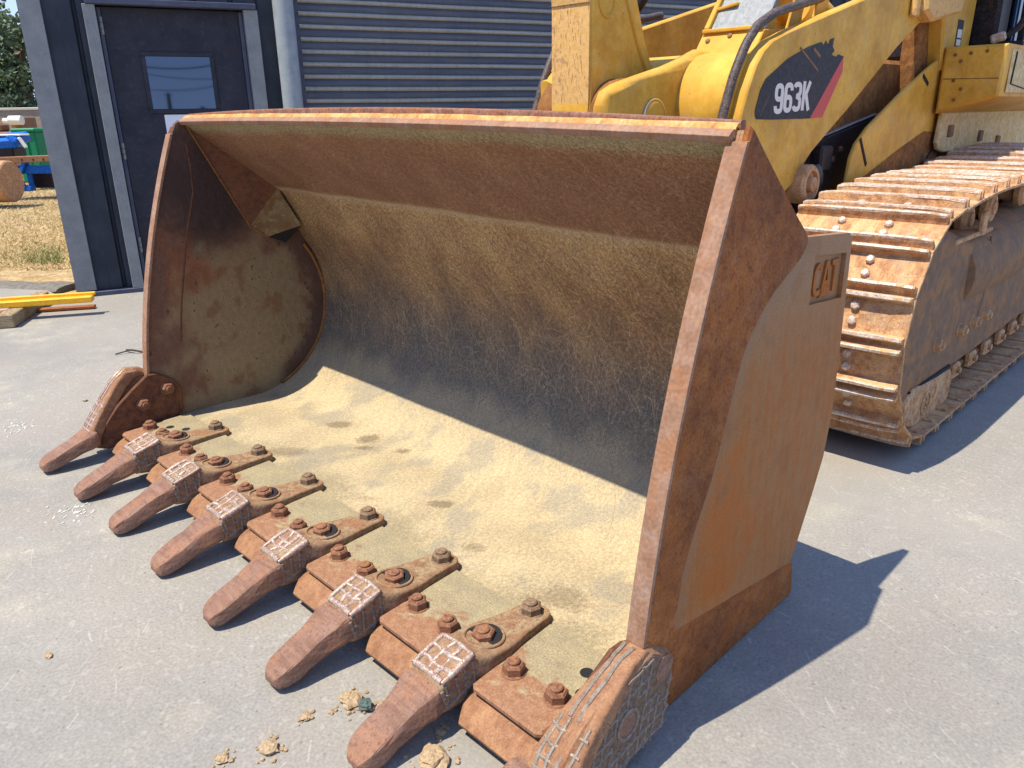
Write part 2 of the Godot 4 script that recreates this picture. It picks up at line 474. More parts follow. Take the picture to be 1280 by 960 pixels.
	plain("dark_gap", C8(22, 22, 26), 0.9)
	var glass := plain("door_glass", Color(0.21, 0.28, 0.38), 0.03, 1.0)
	glass.metallic_specular = 1.0
	glass.clearcoat_enabled = true
	glass.clearcoat = 1.0
	glass.clearcoat_roughness = 0.02
	var cab_glass := plain("cab_glass", Color(0.1, 0.2, 0.32), 0.05)
	cab_glass.metallic_specular = 1.0

	# yard
	var cs := 1536
	var c_big := nz(31, 0.0035, 5, cs)
	var c_mid := nz(32, 0.018, 5, cs)
	var c_fine := nz(33, 0.25, 3, cs)
	var c_spot := nz(34, 0.05, 3, cs)
	var c_speck := nz(35, 0.14, 2, cs)
	var ct := mix_tex(cs, c_mid, [C8(158, 156, 145), C8(171, 168, 156), C8(180, 177, 165)], [[c_big, 0.5, 0.75, C8(178, 164, 144), 0.65], [c_big, 0.12, 0.4, C8(142, 142, 142), 0.6], [c_spot, 0.66, 0.8, C8(182, 178, 170), 0.55], [c_spot, 0.12, 0.3, C8(132, 128, 122), 0.45], [c_speck, 0.8, 0.88, C8(104, 98, 90), 0.55]], [c_fine, 0.2], [[900, 26, C8(206, 204, 198), 0.45, 36, 0.35, 0.5], [200, 60, C8(205, 202, 196), 0.3, 37, 0.1, 0.45], [700, 10, C8(112, 106, 98), 0.5, 38, 2.0, 0.0]])
	mat("concrete", ct, 4.1, 0.85, tex_of(c_fine, cs), 0.11)
	broad(M.concrete, 63, 9.0, C8(232, 230, 230), C8(255, 252, 247))
	mat("asphalt", mix_tex(512, mid, [C8(96, 92, 88), C8(112, 108, 102), C8(126, 120, 112)], [[spots, 0.6, 0.8, C8(140, 132, 120), 0.6]], [grit, 0.5]), 1.5, 0.9, bg, 0.5)
	mat("dry_ground", mix_tex(512, mid, [C8(148, 126, 92), C8(172, 148, 110), C8(190, 166, 124)], [[big, 0.5, 0.7, C8(160, 140, 112), 0.7], [big2, 0.6, 0.75, C8(140, 120, 76), 0.6], [spots, 0.65, 0.8, C8(120, 96, 66), 0.6]], [grit, 0.4]), 2.4, 0.95, bm, 1.5)
	mat("soil_clod", mix_tex(512, mid, [C8(140, 118, 90), C8(166, 144, 114), C8(180, 160, 130)], [[spots, 0.62, 0.8, C8(124, 102, 78), 0.6]], [fine, 0.4]), 0.2, 0.95, bm, 0.2)
	plain("chalk", C8(184, 182, 173), 0.9)
	plain("stone_green", C8(74, 88, 84), 0.8)
	plain("twig_brown", C8(70, 58, 50), 0.9)
	mat("bar_yellow", mix_tex(512, mid, [C8(226, 164, 40), C8(234, 174, 46), C8(238, 182, 56)], [[spots, 0.72, 0.8, C8(150, 100, 50), 0.6]], [fine, 0.08]), 0.7, 0.45, bf, 0.03)
	mat("timber", mix_tex(512, hstreak, [C8(120, 102, 78), C8(150, 132, 104), C8(166, 150, 120)], [[spots, 0.65, 0.8, C8(90, 76, 60), 0.6]], [fine, 0.3]), 0.5, 0.9, bf, 0.2)
	mat("blue_paint", mix_tex(512, mid, [C8(20, 88, 180), C8(26, 104, 200), C8(40, 116, 206)], [[spots, 0.7, 0.8, C8(70, 80, 96), 0.6]], [fine, 0.1]), 0.8, 0.45)
	mat("green_plastic", mix_tex(512, mid, [C8(24, 110, 74), C8(30, 124, 84), C8(40, 132, 92)], [], [fine, 0.08]), 0.8, 0.5)
	mat("render_wall", mix_tex(512, mid, [C8(150, 134, 116), C8(164, 148, 128), C8(172, 156, 138)], [[big, 0.5, 0.75, C8(140, 128, 116), 0.5]], [fine, 0.15]), 2.0, 0.9, bf, 0.1)
	plain("wall_cap", C8(188, 184, 176), 0.8)
	plain("roll_white", C8(222, 218, 204), 0.7)
	mat("bark", mix_tex(512, vstreak, [C8(60, 48, 38), C8(82, 68, 54), C8(98, 84, 68)], [], [grit, 0.4]), 1.0, 0.95, bm, 1.0)
	for q in [["leaf_dark", C8(66, 84, 54), 0.35], ["leaf_light", C8(112, 132, 84), 0.5], ["grass_dry", C8(186, 164, 116), 0.4], ["grass_green", C8(122, 124, 66), 0.4]]:
		var lm := plain(q[0], q[1], 0.7)
		lm.backlight_enabled = true
		lm.backlight = Color(q[1].r * q[2], q[1].g * q[2], q[1].b * q[2])
		lm.cull_mode = BaseMaterial3D.CULL_DISABLED
	make_shell_texture()
	make_segment_texture()


# The inside of the bucket, unrolled: u runs across it, v from the floor's front (0) over the curved back to the lip (1).
func make_shell_texture() -> void:
	var w := 1536
	var h := 1024
	var f := FastNoiseLite.new(); f.seed = 71; f.frequency = 0.006; f.fractal_octaves = 5
	var a := f.get_image(w, h).get_data()
	f.seed = 72; f.frequency = 0.11; f.fractal_octaves = 4
	var b := f.get_image(w, h).get_data()
	f.seed = 73; f.frequency = 0.3; f.fractal_octaves = 2
	var g := f.get_image(w, h).get_data()
	f.seed = 74; f.frequency = 0.022; f.fractal_octaves = 4        # sheared into streaks below
	var s := f.get_image(w, h).get_data()
	# stops of v: colour of the bare surface and of the soil on it
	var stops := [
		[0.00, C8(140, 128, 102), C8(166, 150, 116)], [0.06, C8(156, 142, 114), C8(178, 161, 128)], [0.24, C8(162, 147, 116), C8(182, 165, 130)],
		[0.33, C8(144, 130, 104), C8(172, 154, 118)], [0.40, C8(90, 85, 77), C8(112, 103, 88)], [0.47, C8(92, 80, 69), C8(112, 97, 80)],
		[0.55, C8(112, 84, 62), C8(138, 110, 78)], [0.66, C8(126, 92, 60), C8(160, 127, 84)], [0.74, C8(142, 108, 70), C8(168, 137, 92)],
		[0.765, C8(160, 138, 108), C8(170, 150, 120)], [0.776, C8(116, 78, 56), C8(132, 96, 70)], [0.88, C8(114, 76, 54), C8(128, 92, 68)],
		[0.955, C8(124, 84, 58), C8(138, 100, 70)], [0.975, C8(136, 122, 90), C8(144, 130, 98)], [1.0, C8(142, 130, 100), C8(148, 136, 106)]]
	var R := PackedFloat32Array(); R.resize(w * h)
	var G := PackedFloat32Array(); G.resize(w * h)
	var B := PackedFloat32Array(); B.resize(w * h)
	var blots := [Vector3(0.335, 0.19, 40), Vector3(0.36, 0.16, 26), Vector3(0.42, 0.20, 20), Vector3(0.585, 0.115, 26), Vector3(0.25, 0.19, 30), Vector3(0.7, 0.06, 30), Vector3(0.5, 0.04, 44), Vector3(0.85, 0.05, 60), Vector3(0.28, 0.05, 46)]
	for y in h:
		var v0 := y / float(h)
		for x in w:
			var i := y * w + x
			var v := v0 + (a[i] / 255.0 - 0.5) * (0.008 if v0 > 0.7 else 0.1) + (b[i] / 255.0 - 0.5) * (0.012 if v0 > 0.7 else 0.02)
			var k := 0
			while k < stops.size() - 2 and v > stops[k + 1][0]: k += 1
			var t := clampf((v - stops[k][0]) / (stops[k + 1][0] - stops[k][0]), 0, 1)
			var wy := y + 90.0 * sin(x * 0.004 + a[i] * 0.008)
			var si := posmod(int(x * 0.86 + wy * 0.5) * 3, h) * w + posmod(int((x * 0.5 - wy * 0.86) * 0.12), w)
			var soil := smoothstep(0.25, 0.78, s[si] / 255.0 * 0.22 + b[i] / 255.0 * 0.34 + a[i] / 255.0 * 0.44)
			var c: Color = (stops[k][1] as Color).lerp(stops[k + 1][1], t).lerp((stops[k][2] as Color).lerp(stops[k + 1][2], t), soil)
			if v0 < 0.36: c = c.lerp(C8(134, 127, 112), smoothstep(0.52, 0.78, a[posmod(i + 500 * w, w * h)] / 255.0) * 0.6)
			R[i] = c.r; G[i] = c.g; B[i] = c.b
	for bl in blots:
		var cx := int(bl.x * w); var cy := int(bl.y * h); var r := int(bl.z * 2)
		for y in range(maxi(0, cy - r), mini(h, cy + r)):
			for x in range(maxi(0, cx - r), mini(w, cx + r)):
				var i := y * w + x
				var d: float = Vector2(x - cx, (y - cy) * 1.8 - (x - cx) * 0.6).length() / bl.z + (a[i] / 255.0 - 0.5) * 1.2 + (b[i] / 255.0 - 0.5) * 0.5
				var m := smoothstep(1.15, 0.3, d) * (0.5 if bl.y > 0.08 else 0.32)
				R[i] = lerpf(R[i], 0.33, m); G[i] = lerpf(G[i], 0.28, m); B[i] = lerpf(B[i], 0.21, m)
	var rg := RandomNumberGenerator.new(); rg.seed = 75
	for k in 1500:            # long sweeping scrape marks on the curved back and the floor
		var back := k % 3 != 0
		var p := Vector2(rg.randf() * w, (rg.randf_range(0.44, 0.80) if back else rg.randf_range(0.0, 0.34)) * h)
		var an := rg.randfn(-0.75, 0.22) if back else rg.randfn(0.75, 0.25)
		var cv := rg.randfn(-0.0035, 0.0025) if back else rg.randfn(0, 0.001)
		var st := rg.randf() * rg.randf() * (0.34 if back else 0.2)
		var e: float = [0.60, 0.24][int(rg.randf() < 0.5)] + (0.06 if back else 0.14)
		for q in rg.randi_range(60, 380):
			an += cv
			p += Vector2(cos(an), sin(an))
			if p.y < 0 or p.y >= h - 1 or (back and p.y > h * 0.762): break
			for o in 2:
				var i := (int(p.y) + o) * w + posmod(int(p.x), w)
				R[i] += (e - R[i]) * st; G[i] += (e * 0.82 - G[i]) * st; B[i] += (e * 0.58 - B[i]) * st
	for k in 9000:            # scratches left by gravel
		var back := k % 5 != 0
		var p := Vector2(rg.randf() * w, (rg.randf_range(0.40, 0.98) if back else rg.randf() * 0.4) * h)
		var an := rg.randfn(1.9, 0.55) if back else rg.randfn(2.2, 0.5)
		var cv := rg.randfn(0, 0.02 if back else 0.003)
		var st := rg.randf() * ((0.55 if p.y < h * 0.76 else 0.3) if back else 0.2)
		var lt := rg.randf() < 0.72 or not back
		for q in rg.randi_range(10, 90):
			an += cv
			p += Vector2(cos(an), sin(an))
			if p.y < 0 or p.y >= h: break
			var i := int(p.y) * w + posmod(int(p.x), w)
			var e := 0.74 if lt else 0.2
			R[i] += (e - R[i]) * st; G[i] += (e * 0.88 - G[i]) * st; B[i] += (e * 0.7 - B[i]) * st
	var out := PackedByteArray(); out.resize(w * h * 3)
	for i in w * h:
		var q := 1.0 + (g[i] / 255.0 - 0.5) * (0.34 if i < w * h * 0.36 else 0.6) + (b[i] / 255.0 - 0.5) * (0.13 if i < w * h * 0.36 else 0.3)
		out[i * 3] = int(clampf(R[i] * q * 255, 0, 255)); out[i * 3 + 1] = int(clampf(G[i] * q * 255, 0, 255)); out[i * 3 + 2] = int(clampf(B[i] * q * 255, 0, 255))
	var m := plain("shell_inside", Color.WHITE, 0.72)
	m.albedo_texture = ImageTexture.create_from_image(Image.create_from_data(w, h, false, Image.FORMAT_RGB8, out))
	m.heightmap_enabled = true
	var hb := PackedByteArray(); hb.resize(w * h)
	for i in w * h: hb[i] = g[i]
	m.heightmap_texture = ImageTexture.create_from_image(Image.create_from_data(w, h, false, Image.FORMAT_L8, hb))
	m.heightmap_scale = 0.06
	# the left end's inside, z from -0.35 back to -1.45, y from 1.3 down to 0: soil caked over rust
	var ew := 640
	var f2 := FastNoiseLite.new(); f2.seed = 78; f2.frequency = 0.011; f2.fractal_octaves = 5
	var ea := f2.get_image(ew, ew).get_data()
	f2.seed = 79; f2.frequency = 0.045; f2.fractal_octaves = 4
	var eb := f2.get_image(ew, ew).get_data()
	f2.seed = 80; f2.frequency = 0.35; f2.fractal_octaves = 2
	var eg := f2.get_image(ew, ew).get_data()
	var eo := PackedByteArray(); eo.resize(ew * ew * 3)
	for y in ew:
		for x in ew:
			var i := y * ew + x
			var z := -0.35 - 1.1 * x / ew
			var yy := 1.3 - 1.3 * y / ew
			var na := ea[i] / 255.0
			var nb := eb[i] / 255.0
			var c := C8(96, 66, 52).lerp(C8(118, 84, 64), nb)
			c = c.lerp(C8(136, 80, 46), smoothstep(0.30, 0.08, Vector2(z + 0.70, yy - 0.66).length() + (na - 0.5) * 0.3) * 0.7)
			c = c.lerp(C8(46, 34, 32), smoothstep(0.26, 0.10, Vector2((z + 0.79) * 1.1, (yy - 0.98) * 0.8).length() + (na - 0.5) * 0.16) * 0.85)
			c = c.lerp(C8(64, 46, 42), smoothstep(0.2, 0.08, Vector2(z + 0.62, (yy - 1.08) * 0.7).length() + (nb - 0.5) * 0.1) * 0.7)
			var d := Vector2((z + 0.90) * 0.95, yy - 0.44).length() + (na - 0.5) * 0.26 + (nb - 0.5) * 0.07
			var soil := C8(128, 112, 82).lerp(C8(146, 130, 98), nb).lerp(C8(120, 86, 54), smoothstep(0.58, 0.75, na) * 0.6)
			c = c.lerp(soil, smoothstep(0.44, 0.22, d) * 0.85)
			c = c.lerp(soil, smoothstep(0.34, 0.12, yy + (na - 0.5) * 0.2) * 0.75)
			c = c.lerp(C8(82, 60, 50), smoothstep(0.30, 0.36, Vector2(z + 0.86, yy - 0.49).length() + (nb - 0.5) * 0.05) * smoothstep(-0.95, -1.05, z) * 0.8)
			c = c.lerp(C8(58, 50, 42), smoothstep(0.80, 0.88, nb) * 0.7)
			var q := 1.0 + (eg[i] / 255.0 - 0.5) * 0.4
			eo[i * 3] = int(clampf(c.r * q * 255, 0, 255)); eo[i * 3 + 1] = int(clampf(c.g * q * 255, 0, 255)); eo[i * 3 + 2] = int(clampf(c.b * q * 255, 0, 255))
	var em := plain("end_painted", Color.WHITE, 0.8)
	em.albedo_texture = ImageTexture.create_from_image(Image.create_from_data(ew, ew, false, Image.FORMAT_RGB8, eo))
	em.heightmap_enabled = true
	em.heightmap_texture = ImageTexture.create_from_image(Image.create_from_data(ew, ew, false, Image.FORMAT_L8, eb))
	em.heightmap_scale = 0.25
	# the right end's outside in the same layout: painted grey-brown edge shading along the wear bar, orange-brown runs below
	var curve := [[-0.976, 1.01], [-0.944, 0.975], [-0.894, 0.948], [-0.838, 0.92], [-0.798, 0.89], [-0.76, 0.853], [-0.732, 0.815], [-0.699, 0.723], [-0.666, 0.627], [-0.642, 0.56], [-0.594, 0.471], [-0.556, 0.381], [-0.53, 0.22]]
	var ev := nz(8, 0.06, 4, 512, FastNoiseLite.TYPE_SIMPLEX_SMOOTH, Vector2(1, 8))
	for y in ew:
		for x in ew:
			var i := y * ew + x
			var p := Vector2(-0.35 - 1.1 * x / ew, 1.3 - 1.3 * y / ew)
			var na := ea[i] / 255.0
			var nb := eb[i] / 255.0
			var st := ev[(y % 512) * 512 + x % 512] / 255.0
			var near := 9.0
			for k in curve.size() - 1:
				if absf(curve[k][1] - p.y) < 0.16:
					near = minf(near, p.distance_to(Geometry2D.get_closest_point_to_segment(p, Vector2(curve[k][0], curve[k][1]), Vector2(curve[k + 1][0], curve[k + 1][1]))))
			var c := C8(150, 94, 48).lerp(C8(164, 108, 60), nb)
			c = c.lerp(C8(160, 88, 36), smoothstep(0.5, 0.8, st) * 0.5)
			c = c.lerp(C8(150, 112, 74), smoothstep(0.5, 0.25, st) * 0.5)
			c = c.lerp(C8(172, 92, 28), smoothstep(0.22, 0.05, Vector2((p.x + 0.72) * 1.3, (p.y - 0.42) * 0.8).length() + (na - 0.5) * 0.3) * 0.6)
			c = c.lerp(C8(150, 120, 92), smoothstep(0.66, 0.98, p.y + (na - 0.5) * 0.16) * 0.75)
			c = c.lerp(C8(140, 114, 90), smoothstep(0.085, 0.0, near + (nb - 0.5) * 0.03) * 0.7)  # pale sheen of the plate's curved edge put into the colour
			c = c.lerp(C8(168, 128, 84), smoothstep(0.30, 0.18, p.y + (nb - 0.5) * 0.14 + (p.x + 0.5) * -0.1) * 0.45)
			c = c.lerp(C8(134, 84, 46), smoothstep(0.6, 0.85, na) * 0.35)
			var q := 1.0 + (eg[i] / 255.0 - 0.5) * 0.26
			eo[i * 3] = int(clampf(c.r * q * 255, 0, 255)); eo[i * 3 + 1] = int(clampf(c.g * q * 255, 0, 255)); eo[i * 3 + 2] = int(clampf(c.b * q * 255, 0, 255))
	var om := plain("end_outside", Color.WHITE, 0.55)
	om.metallic_specular = 0.35
	om.albedo_texture = ImageTexture.create_from_image(Image.create_from_data(ew, ew, false, Image.FORMAT_RGB8, eo))
	om.heightmap_enabled = true
	om.heightmap_texture = em.heightmap_texture
	om.heightmap_scale = 0.06
	var mid := nz(3, 0.035, 5)
	var big := nz(5, 0.012, 5)
	mat("end_inside", mix_tex(512, mid, [C8(96, 66, 52), C8(112, 76, 58), C8(122, 88, 68)], [[big, 0.5, 0.7, C8(128, 108, 82), 0.5], [nz(7, 0.09, 2), 0.7, 0.82, C8(70, 52, 42), 0.6]], [nz(1, 0.22, 3), 0.3]), 0.8, 0.75, tex_of(nz(10, 0.08, 5), 512), 0.14)
	mat("end_soil", mix_tex(512, mid, [C8(108, 86, 60), C8(124, 102, 72), C8(136, 116, 84)], [[big, 0.5, 0.7, C8(110, 78, 50), 0.6], [nz(7, 0.09, 2), 0.8, 0.9, C8(70, 56, 40), 0.6], [nz(4, 0.045, 5), 0.6, 0.75, C8(158, 146, 112), 0.6]], [nz(1, 0.22, 3), 0.3]), 1.0, 0.85, tex_of(nz(10, 0.08, 5), 512), 0.2)


# The plates between the teeth: rust at the front edge, soil further back. u runs across the bucket, v from front to rear.
func make_segment_texture() -> void:
	var w := 1024
	var h := 160
	var f := FastNoiseLite.new(); f.seed = 171; f.frequency = 0.02; f.fractal_octaves = 5
	var a := f.get_image(w, h).get_data()
	f.seed = 172; f.frequency = 0.08; f.fractal_octaves = 4
	var b := f.get_image(w, h).get_data()
	f.seed = 173; f.frequency = 0.35; f.fractal_octaves = 2
	var g := f.get_image(w, h).get_data()
	var out := PackedByteArray(); out.resize(w * h * 3)
	for y in h:
		for x in w:
			var i := y * w + x
			var t := y / float(h) + (a[i] / 255.0 - 0.5) * 0.55 + (b[i] / 255.0 - 0.5) * 0.3
			var rust := C8(130, 90, 64).lerp(C8(150, 114, 86), b[i] / 255.0)
			var soil := C8(128, 118, 96).lerp(C8(156, 142, 108), a[i] / 255.0 * 0.6 + b[i] / 255.0 * 0.4)
			var c: Color = rust.lerp(soil, smoothstep(0.24, 0.5, t))
			var q := 1.0 + (g[i] / 255.0 - 0.5) * 0.4
			out[i * 3] = int(clampf(c.r * q * 255, 0, 255)); out[i * 3 + 1] = int(clampf(c.g * q * 255, 0, 255)); out[i * 3 + 2] = int(clampf(c.b * q * 255, 0, 255))
	var m := plain("segment_top", Color.WHITE, 0.8)
	m.albedo_texture = ImageTexture.create_from_image(Image.create_from_data(w, h, false, Image.FORMAT_RGB8, out))
	m.heightmap_enabled = true
	m.heightmap_texture = ImageTexture.create_from_image(Image.create_from_data(w, h, false, Image.FORMAT_L8, b))
	m.heightmap_scale = 0.15


func _ready() -> void:
	rng.seed = 5
	# camera
	var cam := Camera3D.new()
	add_child(cam)
	cam.name = "camera"
	cam.position = V(3.1786, 1.28, 0.6473)
	cam.basis = Basis.from_euler(Vector3(deg_to_rad(-19.4317), deg_to_rad(45.0705), deg_to_rad(-0.9563)))
	cam.fov = 53.21
	cam.near = 0.05
	cam.far = 800.0
	cam.current = true
	# sky, sun, exposure
	var sky_mat := ProceduralSkyMaterial.new()
	sky_mat.sky_top_color = Color(0.47, 0.59, 0.81)
	sky_mat.sky_horizon_color = Color(0.7, 0.77, 0.87)
	sky_mat.sky_curve = 0.14
	sky_mat.ground_bottom_color = Color(0.3, 0.28, 0.25)
	sky_mat.ground_horizon_color = Color(0.5, 0.52, 0.53)
	sky_mat.sky_energy_multiplier = 1.1
	var sky := Sky.new()
	sky.sky_material = sky_mat
	var env := Environment.new()
	env.background_mode = Environment.BG_SKY
	env.sky = sky
	env.tonemap_mode = Environment.TONE_MAPPER_LINEAR
	env.tonemap_exposure = 1.55
	env.sdfgi_enabled = true
	env.ssao_enabled = true
	env.ssil_enabled = true
	var we := WorldEnvironment.new()
	we.environment = env
	we.name = "world_environment"
	add_child(we)
	var sun := DirectionalLight3D.new()
	sun.name = "sun"
	add_child(sun)
	sun.look_at_from_position(V(-0.142, 1.0, 0.405) * 20.0, Vector3.ZERO, Vector3.FORWARD)
	sun.light_energy = 1.5
	sun.light_color = Color(1.0, 0.96, 0.88)
	sun.light_angular_distance = 0.5
	sun.shadow_enabled = true

	make_materials()
	build_yard()
	build_building()
	build_loader()
	build_bucket()
	build_background()
	build_litter()


# ------------------------------------------------------------------ the bucket
# how far the bucket's upper part leans away from true, at x and at the share k of the way up to the lip
func skew(x: float, k: float) -> Vector2:     # (z, y)
	var t := (x - XL) / (XR - XL)
	var m := (x - XC) / 1.22
	var lip := smoothstep(0.72, 1.0, k)
	return Vector2(-0.028 + 0.026 * t, 0.030 - 0.036 * t + 0.012 * (1.0 - m * m)) * lip + Vector2(0.055 * t * smoothstep(0.25, 0.45, k) * (1.0 - lip), (0.03 - 0.036 * t) * smoothstep(0.3, 0.72, k) * (1.0 - lip))


# inner profile in (z, y), from the floor's front over the back to the lip
func shell_profile() -> Array:
	var p := []
	for i in 9: p.append(Vector2(lerpf(-0.53, -0.86, i / 8.0), 0.086))
	for i in range(1, 25):
		var t := deg_to_rad(120.0 * i / 24.0)
		p.append(Vector2(-0.86 - 0.404 * sin(t), 0.49 - 0.404 * cos(t)))
	for i in range(1, 6): p.append(Vector2(-1.21, 0.692).lerp(Vector2(-1.07, 0.945), i / 5.0))
	for i in range(1, 11): p.append(Vector2(-1.07, 0.945).lerp(Vector2(-0.672, 1.238), i / 10.0))
	return p


func front_edge(y: float, side: int) -> float:   # z of the front edge of the bucket's ends
	return -0.3815 - 0.028 * side - 0.0396 * y - 0.1484 * y * y


func shell_mesh() -> ArrayMesh:
	var p := shell_profile()
	var total := 0.0
	var at := [0.0]
	for i in range(1, p.size()):
		total += p[i].distance_to(p[i - 1])
		at.append(total)
	var f := FastNoiseLite.new(); f.seed = 81; f.frequency = 1.6
	var cols := 64
	var mb := MB.new()
	var g := []
	var gu := []
	for i in p.size():
		var row := PackedVector3Array()
		var ru := PackedVector2Array()
		var d: Vector2 = (p[mini(i + 1, p.size() - 1)] - p[maxi(i - 1, 0)]).normalized()
		var nn := Vector2(d.y, -d.x)        # towards the inside
		for j in cols + 1:
			var x := lerpf(XL + 0.028, XR - 0.028, j / float(cols))
			var k: float = at[i] / total
			var dent := f.get_noise_2d(x, at[i]) * 0.008
			var q: Vector2 = p[i] - nn * dent
			q += skew(x, k)
			row.append(V(x, q.y, q.x))
			ru.append(Vector2(j / float(cols), k))
		g.append(row); gu.append(ru)
	for i in p.size() - 1:
		for j in cols:
			mb.tri(g[i][j], g[i][j + 1], g[i + 1][j + 1], gu[i][j], gu[i][j + 1], gu[i + 1][j + 1])
			mb.tri(g[i][j], g[i + 1][j + 1], g[i + 1][j], gu[i][j], gu[i + 1][j + 1], gu[i + 1][j])
	mb.done(28.0, false)
	return mb.mesh()


func end_polygon(side: int) -> PackedVector2Array:      # a whole end of the bucket in (z, y)
	var a := PackedVector2Array()
	for i in 13:
		var y := lerpf(0.245 if side == 1 else 0.07, 1.215, i / 12.0)
		a.append(Vector2(front_edge(y, side), y))
	var rest := [[-0.672, 1.262], [-0.69, 1.276], [-0.735, 1.272], [-0.90, 1.15], [-1.04, 1.04], [-1.10, 1.0], [-1.33, 0.985], [-1.345, 0.97], [-1.35, 0.737], [-1.355, 0.6], [-1.35, 0.455], [-1.33, 0.33], [-1.29, 0.227], [-1.22, 0.12], [-1.19, 0.09], [-0.6, 0.07]]
	if side == 1:
		rest = [[-0.69, 1.245], [-0.72, 1.238], [-0.83, 1.13], [-0.95, 1.03], [-0.985, 1.017], [-1.222, 1.000], [-1.243, 0.986], [-1.252, 0.78], [-1.259, 0.65], [-1.258, 0.52], [-1.24, 0.41], [-1.195, 0.31], [-1.13, 0.18], [-1.106, 0.147], [-0.53, 0.238]]
	for q in rest: a.append(Vector2(q[0], q[1]))
	return a


